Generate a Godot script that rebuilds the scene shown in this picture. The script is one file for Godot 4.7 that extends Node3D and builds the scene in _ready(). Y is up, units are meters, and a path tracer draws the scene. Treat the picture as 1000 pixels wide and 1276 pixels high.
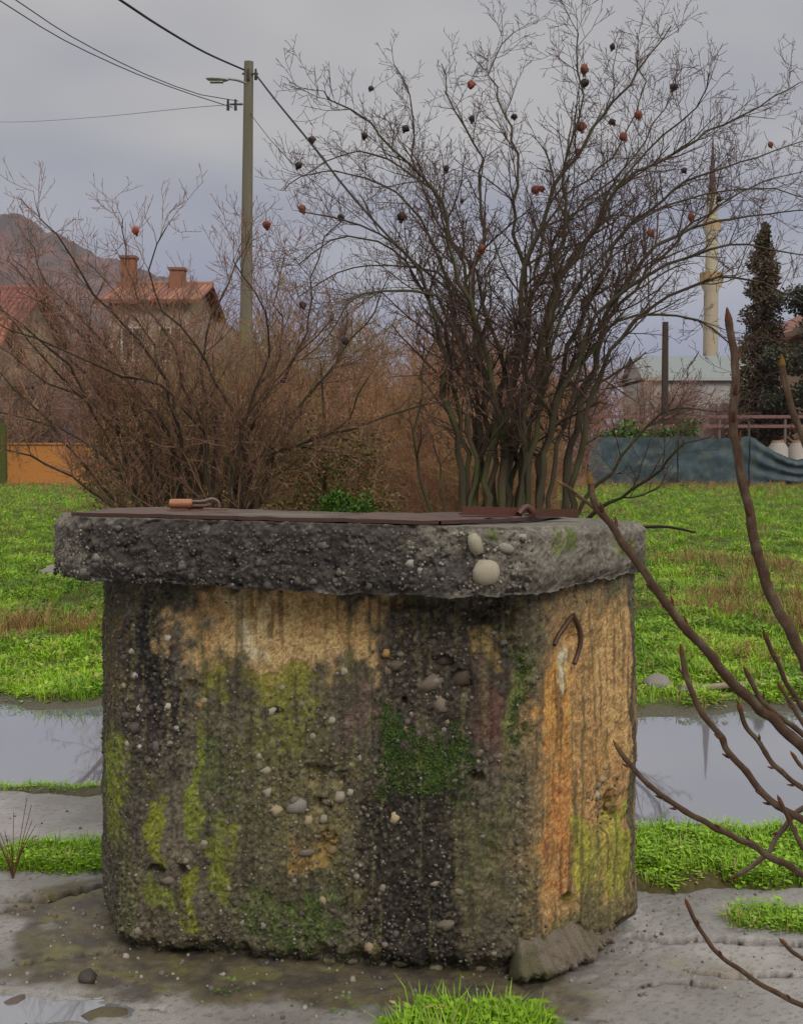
extends Node3D
# An old concrete well head on a wet yard, a pomegranate tree and a bush behind it, under an overcast sky.

const WELL_STAINS = [  # along the wall, height, half width, half height (m), base colour (linear), cover, raggedness
	[0.727, 0.335, 0.218, 0.323, 0.137, 0.131, 0.066, 0.80, 0.50],
	[0.464, 0.351, 0.045, 0.143, 0.215, 0.181, 0.124, 0.80, 0.30],
	[1.045, 0.255, 0.158, 0.285, 0.033, 0.026, 0.020, 0.92, 0.50],
	[1.135, 0.752, 0.168, 0.157, 0.057, 0.046, 0.034, 0.95, 0.35],
	[0.392, 0.691, 0.081, 0.204, 0.033, 0.027, 0.026, 1.00, 0.30],
	[0.385, 0.646, 0.054, 0.124, 0.075, 0.053, 0.053, 0.60, 0.50],
	[0.400, 0.761, 0.034, 0.138, 0.016, 0.015, 0.016, 0.95, 0.35],
	[0.365, 0.396, 0.054, 0.114, 0.095, 0.084, 0.061, 0.90, 0.40],
	[0.729, 0.820, 0.255, 0.107, 0.673, 0.446, 0.206, 1.00, 0.40],
	[0.549, 0.853, 0.059, 0.071, 0.473, 0.251, 0.084, 0.50, 0.40],
	[0.817, 0.850, 0.148, 0.062, 0.656, 0.394, 0.158, 0.70, 0.40],
	[0.615, 0.867, 0.082, 0.035, 0.743, 0.545, 0.302, 0.80, 0.65],
	[0.649, 0.778, 0.035, 0.046, 0.798, 0.639, 0.406, 0.85, 0.50],
	[0.643, 0.846, 0.015, 0.043, 0.673, 0.382, 0.095, 0.60, 0.50],
	[0.559, 0.706, 0.069, 0.043, 0.291, 0.215, 0.075, 0.70, 0.50],
	[0.578, 0.667, 0.040, 0.043, 0.251, 0.251, 0.036, 0.80, 0.60],
	[0.737, 0.677, 0.069, 0.057, 0.302, 0.291, 0.046, 0.80, 0.60],
	[0.549, 0.479, 0.059, 0.090, 0.112, 0.137, 0.042, 0.70, 0.50],
	[0.707, 0.549, 0.099, 0.076, 0.189, 0.189, 0.053, 0.60, 0.60],
	[0.747, 0.580, 0.050, 0.048, 0.242, 0.251, 0.042, 0.60, 0.60],
	[0.832, 0.554, 0.064, 0.076, 0.137, 0.131, 0.057, 0.60, 0.50],
	[0.921, 0.615, 0.045, 0.076, 0.181, 0.124, 0.095, 0.85, 0.40],
	[1.035, 0.566, 0.030, 0.043, 0.137, 0.095, 0.079, 0.80, 0.40],
	[1.236, 0.650, 0.051, 0.109, 0.166, 0.106, 0.079, 0.90, 0.40],
	[1.239, 0.626, 0.035, 0.057, 0.181, 0.084, 0.061, 0.60, 0.50],
	[1.212, 0.820, 0.028, 0.052, 0.312, 0.215, 0.075, 0.90, 0.40],
	[1.209, 0.877, 0.094, 0.033, 0.036, 0.030, 0.022, 0.90, 0.40],
	[1.221, 0.279, 0.066, 0.185, 0.189, 0.158, 0.084, 0.85, 0.40],
	[1.214, 0.321, 0.030, 0.095, 0.137, 0.151, 0.066, 0.60, 0.50],
	[0.800, 0.363, 0.116, 0.128, 0.232, 0.189, 0.084, 0.75, 0.60],
	[0.817, 0.276, 0.059, 0.043, 0.473, 0.271, 0.070, 0.60, 0.50],
	[0.984, 0.542, 0.022, 0.116, 0.039, 0.106, 0.018, 0.95, 0.55],
	[1.087, 0.513, 0.101, 0.079, 0.033, 0.066, 0.012, 0.95, 0.45],
	[1.100, 0.516, 0.084, 0.038, 0.079, 0.151, 0.016, 0.70, 0.80],
	[1.300, 0.671, 0.026, 0.109, 0.137, 0.291, 0.027, 0.95, 0.40],
	[0.213, 0.408, 0.120, 0.157, 0.251, 0.302, 0.027, 0.95, 0.30],
	[0.185, 0.728, 0.129, 0.147, 0.137, 0.100, 0.039, 0.90, 0.40],
	[0.408, 0.319, 0.026, 0.067, 0.271, 0.302, 0.027, 0.90, 0.45],
	[0.509, 0.398, 0.016, 0.138, 0.232, 0.281, 0.033, 0.85, 0.50],
	[0.572, 0.283, 0.028, 0.081, 0.251, 0.291, 0.033, 0.85, 0.45],
	[0.411, 0.132, 0.042, 0.049, 0.215, 0.251, 0.036, 0.85, 0.50],
	[0.501, 0.121, 0.028, 0.062, 0.291, 0.323, 0.030, 0.85, 0.45],
	[0.732, 0.101, 0.124, 0.067, 0.118, 0.144, 0.042, 0.85, 0.60],
	[0.802, 0.101, 0.054, 0.052, 0.100, 0.151, 0.033, 0.70, 0.60],
	[0.896, 0.218, 0.050, 0.029, 0.181, 0.166, 0.057, 0.60, 0.50],
	[0.315, 0.124, 0.035, 0.124, 0.095, 0.106, 0.042, 0.70, 0.40],
	[0.489, 0.041, 0.178, 0.043, 0.095, 0.075, 0.046, 0.70, 0.40],
	[1.085, 0.171, 0.040, 0.105, 0.025, 0.022, 0.020, 0.80, 0.50],
	[0.976, 0.092, 0.069, 0.100, 0.036, 0.030, 0.025, 0.70, 0.50],
	[1.555, 0.414, 0.235, 0.494, 0.530, 0.312, 0.131, 1.00, 0.10],
	[1.655, 0.666, 0.077, 0.214, 0.690, 0.419, 0.173, 0.80, 0.40],
	[1.513, 0.873, 0.082, 0.033, 0.291, 0.215, 0.106, 0.70, 0.50],
	[1.345, 0.356, 0.028, 0.323, 0.323, 0.232, 0.112, 0.80, 0.30],
	[1.418, 0.614, 0.046, 0.133, 0.725, 0.346, 0.079, 0.80, 0.50],
	[1.425, 0.389, 0.065, 0.190, 0.607, 0.302, 0.100, 0.75, 0.70],
	[1.428, 0.350, 0.042, 0.124, 0.656, 0.251, 0.070, 0.55, 0.70],
	[1.614, 0.251, 0.130, 0.124, 0.446, 0.382, 0.079, 0.85, 0.35],
	[1.513, 0.254, 0.049, 0.114, 0.473, 0.459, 0.057, 0.70, 0.50],
	[1.562, 0.213, 0.020, 0.076, 0.382, 0.370, 0.061, 0.75, 0.35],
	[1.682, 0.200, 0.062, 0.100, 0.370, 0.370, 0.066, 0.80, 0.45],
	[1.692, 0.249, 0.026, 0.119, 0.446, 0.459, 0.057, 0.80, 0.40],
	[1.599, 0.436, 0.077, 0.067, 0.560, 0.312, 0.112, 0.70, 0.60],
	[1.444, 0.727, 0.020, 0.038, 0.895, 0.761, 0.515, 0.70, 0.60],
	[1.464, 0.671, 0.013, 0.043, 0.957, 0.406, 0.061, 0.60, 0.60],
	[1.545, 0.065, 0.212, 0.084, 0.251, 0.215, 0.084, 0.90, 0.35],
	[1.537, 0.045, 0.220, 0.062, 0.166, 0.137, 0.075, 0.70, 0.50],
	[1.743, 0.446, 0.021, 0.423, 0.106, 0.090, 0.057, 0.95, 0.30],
	[1.303, 0.472, 0.033, 0.432, 0.251, 0.198, 0.100, 0.55, 0.50],
]
const WELL_AGGREGATE = [  # where gravel lies bare: along, height, half sizes, how much
	[0.722, 0.804, 0.282, 0.133, 0.18],
	[0.459, 0.371, 0.040, 0.105, 0.25],
	[0.928, 0.620, 0.042, 0.081, 0.30],
	[1.239, 0.650, 0.054, 0.109, 0.15],
	[1.219, 0.274, 0.064, 0.162, 0.35],
	[1.588, 0.428, 0.267, 0.513, 0.12],
	[0.400, 0.616, 0.089, 0.152, 1.00],
	[1.075, 0.745, 0.109, 0.124, 1.00],
	[0.797, 0.377, 0.109, 0.133, 1.00],
	[1.015, 0.263, 0.129, 0.238, 1.00],
	[1.303, 0.278, 0.033, 0.238, 0.90],
	[1.602, 0.365, 0.073, 0.076, 0.90],
	[0.807, 0.047, 0.495, 0.076, 1.00],
	[1.668, 0.024, 0.090, 0.038, 0.60],
]
const WELL_HOLES = [  # along, height, half sizes, depth
	[0.410, 0.213, 0.024, 0.017, 0.028],
	[0.475, 0.213, 0.014, 0.017, 0.024],
	[1.117, 0.749, 0.032, 0.016, 0.020],
	[1.161, 0.702, 0.027, 0.036, 0.018],
	[1.022, 0.653, 0.007, 0.008, 0.020],
	[1.194, 0.482, 0.020, 0.019, 0.026],
	[1.616, 0.337, 0.037, 0.052, 0.030],
	[1.454, 0.157, 0.023, 0.021, 0.020],
	[0.822, 0.396, 0.025, 0.021, 0.020],
	[0.827, 0.466, 0.059, 0.029, 0.020],
	[0.832, 0.292, 0.035, 0.038, 0.020],
	[1.249, 0.859, 0.054, 0.043, 0.035],
	[1.262, 0.779, 0.038, 0.038, 0.020],
	[0.507, 0.665, 0.026, 0.024, 0.014],
	[0.714, 0.618, 0.017, 0.010, 0.012],
	[1.301, 0.666, 0.029, 0.133, 0.016],
	[1.299, 0.287, 0.024, 0.209, 0.012],
	[1.705, 0.027, 0.046, 0.022, 0.040],
	[1.505, 0.068, 0.024, 0.019, 0.020],
	[0.469, 0.005, 0.059, 0.019, 0.030],
	[1.045, 0.888, 0.079, 0.019, 0.020],
	[1.467, 0.799, 0.036, 0.027, 0.012],
]
const WELL_MOSS = [  # along, height, half sizes, how many cushions
	[1.087, 0.513, 0.101, 0.079, 560],
	[0.984, 0.542, 0.022, 0.116, 330],
	[1.300, 0.671, 0.026, 0.109, 260],
	[0.732, 0.096, 0.124, 0.062, 240],
	[1.115, 0.517, 0.069, 0.038, 300],
]
const WELL_PEBBLES = [  # along, height, half width, half height, colour, turn
	[0.761, 0.389, 0.0257, 0.0190, 0.274, 0.243, 0.207, 0.4],
	[0.711, 0.377, 0.0158, 0.0133, 0.390, 0.316, 0.194, 0.0],
	[0.690, 0.421, 0.0129, 0.0133, 0.361, 0.316, 0.236, 0.0],
	[0.868, 0.418, 0.0139, 0.0133, 0.361, 0.316, 0.221, 0.0],
	[0.835, 0.403, 0.0129, 0.0114, 0.274, 0.236, 0.163, 0.0],
	[0.791, 0.356, 0.0119, 0.0124, 0.400, 0.343, 0.236, 0.0],
	[0.829, 0.363, 0.0109, 0.0105, 0.316, 0.274, 0.201, 0.0],
	[0.698, 0.619, 0.0129, 0.0114, 0.441, 0.400, 0.307, 0.0],
	[0.719, 0.624, 0.0089, 0.0086, 0.390, 0.352, 0.266, 0.0],
	[0.688, 0.474, 0.0178, 0.0095, 0.361, 0.316, 0.201, 0.2],
	[0.668, 0.508, 0.0079, 0.0076, 0.390, 0.361, 0.274, 0.0],
	[0.880, 0.720, 0.0119, 0.0095, 0.390, 0.352, 0.274, 0.4],
	[0.841, 0.742, 0.0069, 0.0067, 0.361, 0.316, 0.236, 0.0],
	[0.894, 0.430, 0.0089, 0.0086, 0.400, 0.361, 0.274, 0.0],
	[0.849, 0.601, 0.0099, 0.0086, 0.410, 0.371, 0.291, 0.0],
	[0.916, 0.513, 0.0079, 0.0105, 0.371, 0.334, 0.258, 0.0],
	[0.980, 0.766, 0.0099, 0.0095, 0.463, 0.274, 0.092, 0.0],
	[1.029, 0.588, 0.0089, 0.0114, 0.496, 0.316, 0.115, 0.3],
	[1.113, 0.750, 0.0356, 0.0152, 0.080, 0.062, 0.049, 0.1],
	[1.154, 0.709, 0.0257, 0.0209, 0.088, 0.065, 0.043, 0.6],
	[1.085, 0.698, 0.0356, 0.0190, 0.194, 0.157, 0.115, 0.4],
	[1.109, 0.649, 0.0178, 0.0209, 0.228, 0.188, 0.140, 0.3],
	[1.059, 0.743, 0.0139, 0.0114, 0.140, 0.110, 0.080, 0.0],
	[1.002, 0.737, 0.0178, 0.0114, 0.146, 0.124, 0.096, 0.1],
	[1.125, 0.607, 0.0079, 0.0067, 0.274, 0.236, 0.169, 0.0],
	[1.091, 0.794, 0.0109, 0.0095, 0.105, 0.088, 0.076, 0.0],
	[1.135, 0.852, 0.0119, 0.0133, 0.146, 0.115, 0.084, 0.3],
	[1.230, 0.816, 0.0089, 0.0067, 0.236, 0.194, 0.140, 0.0],
	[1.143, 0.814, 0.0099, 0.0086, 0.115, 0.096, 0.080, 0.0],
	[0.441, 0.787, 0.0089, 0.0076, 0.463, 0.431, 0.371, 0.0],
	[0.344, 0.752, 0.0079, 0.0076, 0.361, 0.334, 0.299, 0.0],
	[0.354, 0.694, 0.0099, 0.0086, 0.410, 0.381, 0.343, 0.0],
	[0.366, 0.615, 0.0099, 0.0095, 0.496, 0.441, 0.343, 0.0],
	[0.441, 0.622, 0.0089, 0.0076, 0.519, 0.463, 0.361, 0.0],
	[0.463, 0.569, 0.0079, 0.0067, 0.441, 0.390, 0.299, 0.0],
	[0.370, 0.520, 0.0059, 0.0057, 0.463, 0.431, 0.381, 0.0],
	[0.330, 0.524, 0.0069, 0.0086, 0.390, 0.352, 0.291, 0.0],
	[0.354, 0.565, 0.0158, 0.0133, 0.105, 0.092, 0.084, 0.3],
	[0.410, 0.523, 0.0089, 0.0124, 0.140, 0.130, 0.115, 0.2],
	[0.330, 0.594, 0.0119, 0.0095, 0.115, 0.096, 0.092, 0.0],
	[0.445, 0.529, 0.0089, 0.0067, 0.274, 0.243, 0.201, 0.0],
	[0.390, 0.487, 0.0089, 0.0076, 0.169, 0.151, 0.124, 0.0],
	[1.002, 0.372, 0.0149, 0.0143, 0.519, 0.410, 0.236, 0.2],
	[0.974, 0.205, 0.0089, 0.0095, 0.274, 0.236, 0.188, 0.0],
	[0.910, 0.228, 0.0099, 0.0095, 0.274, 0.243, 0.201, 0.0],
	[0.940, 0.058, 0.0109, 0.0133, 0.361, 0.274, 0.157, 0.2],
	[1.099, 0.223, 0.0119, 0.0076, 0.316, 0.274, 0.201, 0.3],
	[1.125, 0.125, 0.0218, 0.0124, 0.194, 0.163, 0.115, 0.2],
	[1.204, 0.539, 0.0119, 0.0076, 0.236, 0.201, 0.146, 0.0],
	[1.244, 0.531, 0.0139, 0.0095, 0.201, 0.169, 0.124, 0.0],
	[1.145, 0.470, 0.0139, 0.0076, 0.201, 0.175, 0.130, 0.2],
	[0.358, 0.061, 0.0139, 0.0114, 0.274, 0.228, 0.146, 0.0],
	[0.435, 0.191, 0.0198, 0.0114, 0.221, 0.181, 0.119, 0.0],
	[0.485, 0.243, 0.0079, 0.0076, 0.274, 0.221, 0.140, 0.0],
	[0.827, 0.165, 0.0099, 0.0133, 0.390, 0.316, 0.201, 0.4],
	[0.807, 0.320, 0.0139, 0.0095, 0.361, 0.274, 0.140, 0.3],
	[0.847, 0.283, 0.0139, 0.0114, 0.274, 0.201, 0.105, 0.0],
	[0.787, 0.280, 0.0178, 0.0086, 0.236, 0.169, 0.080, 0.2],
	[0.757, 0.210, 0.0099, 0.0076, 0.274, 0.236, 0.157, 0.0],
	[0.847, 0.467, 0.0139, 0.0105, 0.316, 0.274, 0.194, 0.0],
	[1.095, -0.001, 0.0198, 0.0124, 0.496, 0.410, 0.274, 0.7],
	[1.200, 0.008, 0.0139, 0.0105, 0.410, 0.334, 0.207, 0.0],
	[1.015, 0.011, 0.0277, 0.0105, 0.201, 0.169, 0.124, 0.1],
	[0.886, 0.006, 0.0158, 0.0076, 0.194, 0.163, 0.110, 0.0],
	[0.707, 0.021, 0.0218, 0.0076, 0.140, 0.115, 0.072, 0.0],
	[0.966, 0.004, 0.0119, 0.0076, 0.274, 0.236, 0.169, 0.0],
	[1.300, 0.742, 0.0089, 0.0067, 0.169, 0.140, 0.096, 0.0],
	[1.296, 0.414, 0.0079, 0.0095, 0.274, 0.228, 0.140, 0.0],
	[1.300, 0.325, 0.0089, 0.0086, 0.169, 0.140, 0.096, 0.0],
	[1.298, 0.259, 0.0079, 0.0086, 0.140, 0.115, 0.080, 0.0],
	[1.300, 0.174, 0.0079, 0.0095, 0.274, 0.228, 0.157, 0.0],
	[1.601, 0.426, 0.0099, 0.0086, 0.390, 0.316, 0.188, 0.0],
	[1.578, 0.390, 0.0089, 0.0095, 0.463, 0.390, 0.274, 0.0],
	[1.633, 0.389, 0.0089, 0.0076, 0.361, 0.274, 0.157, 0.0],
	[1.594, 0.330, 0.0079, 0.0076, 0.431, 0.361, 0.236, 0.0],
	[1.647, 0.350, 0.0119, 0.0086, 0.361, 0.236, 0.115, 0.0],
	[1.611, 0.455, 0.0089, 0.0067, 0.361, 0.274, 0.169, 0.0],
	[0.529, 0.637, 0.0119, 0.0076, 0.316, 0.274, 0.140, 0.4],
	[0.501, 0.600, 0.0139, 0.0067, 0.274, 0.236, 0.105, 0.1],
	[0.519, 0.627, 0.0099, 0.0086, 0.441, 0.201, 0.080, 0.0],
]
const POMEGRANATE_STEMS = [  # radius at the foot, then the line of each stem (m)
	[0.050, [Vector3(0.458, -0.023, -9.348), Vector3(0.427, 0.888, -9.352), Vector3(0.384, 1.355, -9.322), Vector3(0.300, 1.758, -9.283), Vector3(0.241, 2.156, -9.239), Vector3(0.148, 2.490, -9.189), Vector3(-0.023, 2.673, -9.128), Vector3(-0.337, 2.807, -9.063), Vector3(-0.679, 2.883, -8.993)]],
	[0.040, [Vector3(0.423, -0.023, -9.348), Vector3(0.471, 0.767, -9.416), Vector3(0.609, 1.238, -9.477), Vector3(0.594, 1.772, -9.545), Vector3(0.537, 2.192, -9.610), Vector3(0.450, 2.616, -9.678), Vector3(0.241, 3.044, -9.748), Vector3(0.073, 3.435, -9.817), Vector3(0.091, 3.769, -9.885), Vector3(-0.073, 4.186, -9.959)]],
	[0.050, [Vector3(0.529, -0.023, -9.348), Vector3(0.521, 0.943, -9.462), Vector3(0.597, 1.477, -9.575), Vector3(0.579, 2.021, -9.697), Vector3(0.548, 2.637, -9.830), Vector3(0.628, 3.145, -9.962), Vector3(0.623, 3.496, -10.091), Vector3(0.441, 3.912, -10.227), Vector3(0.287, 4.306, -10.366)]],
	[0.045, [Vector3(0.588, -0.023, -9.348), Vector3(0.618, 1.006, -9.325), Vector3(0.681, 1.584, -9.258), Vector3(0.570, 2.036, -9.173), Vector3(0.349, 2.532, -9.084), Vector3(0.250, 2.959, -8.985), Vector3(0.055, 3.203, -8.871), Vector3(-0.216, 3.433, -8.753), Vector3(-0.542, 3.595, -8.628)]],
	[0.055, [Vector3(0.693, -0.023, -9.348), Vector3(0.715, 1.004, -9.375), Vector3(0.818, 1.705, -9.378), Vector3(0.861, 2.168, -9.365), Vector3(0.927, 2.685, -9.353), Vector3(1.096, 3.128, -9.335), Vector3(1.378, 3.521, -9.313), Vector3(1.657, 3.916, -9.289), Vector3(1.888, 4.227, -9.260)]],
	[0.045, [Vector3(0.752, -0.023, -9.348), Vector3(0.782, 1.002, -9.474), Vector3(0.897, 1.716, -9.606), Vector3(0.937, 2.204, -9.737), Vector3(0.857, 2.766, -9.880), Vector3(0.898, 3.378, -10.031), Vector3(0.816, 3.844, -10.179), Vector3(0.712, 4.214, -10.328), Vector3(0.901, 4.561, -10.478)]],
	[0.050, [Vector3(0.799, -0.023, -9.348), Vector3(0.856, 1.002, -9.441), Vector3(0.961, 1.772, -9.533), Vector3(1.135, 2.312, -9.619), Vector3(1.322, 2.739, -9.704), Vector3(1.634, 3.197, -9.794), Vector3(2.134, 3.527, -9.880), Vector3(2.579, 3.789, -9.965), Vector3(3.044, 4.062, -10.053)]],
	[0.040, [Vector3(0.852, -0.023, -9.348), Vector3(0.901, 0.890, -9.297), Vector3(0.987, 1.582, -9.206), Vector3(1.073, 2.141, -9.094), Vector3(1.111, 2.682, -8.972), Vector3(1.124, 3.169, -8.839), Vector3(1.189, 3.604, -8.697), Vector3(1.124, 3.950, -8.546)]],
	[0.050, [Vector3(0.911, -0.023, -9.348), Vector3(0.980, 0.889, -9.326), Vector3(1.098, 1.469, -9.267), Vector3(1.269, 1.981, -9.195), Vector3(1.498, 2.283, -9.105), Vector3(1.842, 2.521, -9.007), Vector3(2.232, 2.643, -8.899), Vector3(2.773, 2.553, -8.776)]],
	[0.055, [Vector3(1.116, -0.023, -9.348), Vector3(1.183, 0.884, -9.459), Vector3(1.325, 1.477, -9.575), Vector3(1.477, 1.961, -9.694), Vector3(1.615, 2.364, -9.816), Vector3(1.848, 2.714, -9.941), Vector3(2.242, 2.948, -10.064), Vector3(2.709, 3.062, -10.185), Vector3(3.251, 3.135, -10.307)]],
	[0.045, [Vector3(1.175, -0.023, -9.348), Vector3(1.230, 0.949, -9.280), Vector3(1.341, 1.581, -9.161), Vector3(1.513, 2.022, -9.016), Vector3(1.812, 2.281, -8.849), Vector3(2.096, 2.393, -8.667), Vector3(2.363, 2.330, -8.467), Vector3(2.639, 2.136, -8.255)]],
	[0.040, [Vector3(0.969, -0.023, -9.348), Vector3(1.021, 1.001, -9.496), Vector3(1.203, 1.779, -9.661), Vector3(1.464, 2.457, -9.834), Vector3(1.734, 2.908, -10.006), Vector3(2.202, 3.324, -10.184), Vector3(2.750, 3.530, -10.358), Vector3(3.315, 3.769, -10.539)]],
	[0.035, [Vector3(0.646, -0.023, -9.348), Vector3(0.660, 1.003, -9.428), Vector3(0.781, 1.888, -9.510), Vector3(1.070, 2.603, -9.588), Vector3(1.373, 3.087, -9.657), Vector3(1.740, 3.413, -9.721), Vector3(1.990, 3.798, -9.789), Vector3(2.049, 3.969, -9.848)]],
	[0.035, [Vector3(0.499, -0.023, -9.348), Vector3(0.538, 1.005, -9.350), Vector3(0.493, 1.702, -9.321), Vector3(0.346, 2.159, -9.272), Vector3(0.257, 2.334, -9.204), Vector3(0.113, 2.353, -9.125), Vector3(-0.252, 2.331, -9.040), Vector3(-0.417, 2.127, -8.944), Vector3(-0.688, 1.871, -8.842)]],
	[0.030, [Vector3(0.352, -0.023, -9.348), Vector3(0.234, 0.771, -9.344), Vector3(0.105, 1.180, -9.308), Vector3(0.092, 1.527, -9.263), Vector3(0.201, 1.868, -9.213), Vector3(0.273, 2.005, -9.149)]],
	[0.030, [Vector3(0.323, -0.023, -9.348), Vector3(0.332, 0.706, -9.465), Vector3(0.288, 1.118, -9.590), Vector3(0.243, 1.268, -9.713)]],
	[0.035, [Vector3(0.823, -0.023, -9.348), Vector3(0.833, 0.882, -9.510), Vector3(0.785, 1.600, -9.696), Vector3(0.676, 2.220, -9.895), Vector3(0.438, 2.863, -10.106), Vector3(0.128, 3.383, -10.321), Vector3(-0.325, 3.651, -10.530), Vector3(-0.828, 3.493, -10.725)]],
	[0.035, [Vector3(0.881, -0.023, -9.348), Vector3(0.870, 0.891, -9.277), Vector3(0.942, 1.695, -9.167), Vector3(1.121, 2.414, -9.035), Vector3(1.428, 2.885, -8.880), Vector3(1.612, 3.236, -8.709), Vector3(1.943, 3.469, -8.524), Vector3(1.989, 3.640, -8.330)]],
	[0.030, [Vector3(1.116, -0.023, -9.348), Vector3(1.277, 0.775, -9.272), Vector3(1.484, 1.068, -9.136), Vector3(1.681, 1.407, -8.986), Vector3(1.922, 1.524, -8.813), Vector3(2.096, 1.497, -8.623)]],
	[0.030, [Vector3(1.146, -0.023, -9.348), Vector3(1.313, 0.725, -9.120), Vector3(1.511, 0.910, -8.785), Vector3(1.734, 1.161, -8.415), Vector3(1.900, 1.315, -8.013)]],
	[0.035, [Vector3(0.517, -0.023, -9.348), Vector3(0.492, 0.887, -9.374), Vector3(0.439, 1.472, -9.378), Vector3(0.326, 1.995, -9.377), Vector3(0.116, 2.486, -9.371), Vector3(-0.174, 2.742, -9.353), Vector3(-0.491, 2.737, -9.320), Vector3(-0.776, 2.559, -9.277)]],
	[0.032, [Vector3(0.588, -0.023, -9.348), Vector3(0.594, 1.001, -9.496), Vector3(0.541, 1.779, -9.661), Vector3(0.366, 2.335, -9.828), Vector3(0.186, 2.908, -10.006), Vector3(-0.189, 3.324, -10.184), Vector3(-0.639, 3.447, -10.354), Vector3(-0.975, 3.340, -10.518)]],
	[0.034, [Vector3(1.028, -0.023, -9.348), Vector3(1.090, 1.003, -9.423), Vector3(1.270, 1.710, -9.488), Vector3(1.601, 2.186, -9.546), Vector3(2.024, 2.219, -9.583), Vector3(2.390, 2.074, -9.614), Vector3(2.610, 1.777, -9.638)]],
	[0.034, [Vector3(0.940, -0.023, -9.348), Vector3(1.015, 1.000, -9.551), Vector3(1.218, 1.725, -9.784), Vector3(1.619, 2.295, -10.031), Vector3(2.167, 2.893, -10.294), Vector3(2.742, 3.317, -10.561), Vector3(3.377, 3.574, -10.830)]],
	[0.032, [Vector3(0.823, -0.023, -9.348), Vector3(0.866, 0.888, -9.352), Vector3(0.989, 1.587, -9.334), Vector3(1.098, 2.046, -9.297), Vector3(1.349, 2.557, -9.259), Vector3(1.709, 2.889, -9.209), Vector3(2.148, 3.040, -9.147), Vector3(2.580, 3.054, -9.075), Vector3(2.837, 2.961, -8.997)]],
	[0.030, [Vector3(0.734, -0.023, -9.348), Vector3(0.759, 1.001, -9.487), Vector3(0.840, 1.837, -9.642), Vector3(1.021, 2.573, -9.804), Vector3(1.171, 3.084, -9.964), Vector3(1.625, 3.504, -10.126), Vector3(1.903, 3.987, -10.298), Vector3(1.867, 4.420, -10.471)]],
	[0.030, [Vector3(0.705, -0.023, -9.348), Vector3(0.705, 0.999, -9.562), Vector3(0.641, 1.909, -9.820), Vector3(0.375, 2.550, -10.087), Vector3(-0.128, 2.710, -10.346), Vector3(-0.526, 2.682, -10.610), Vector3(-0.878, 2.504, -10.876)]],
]
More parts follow.
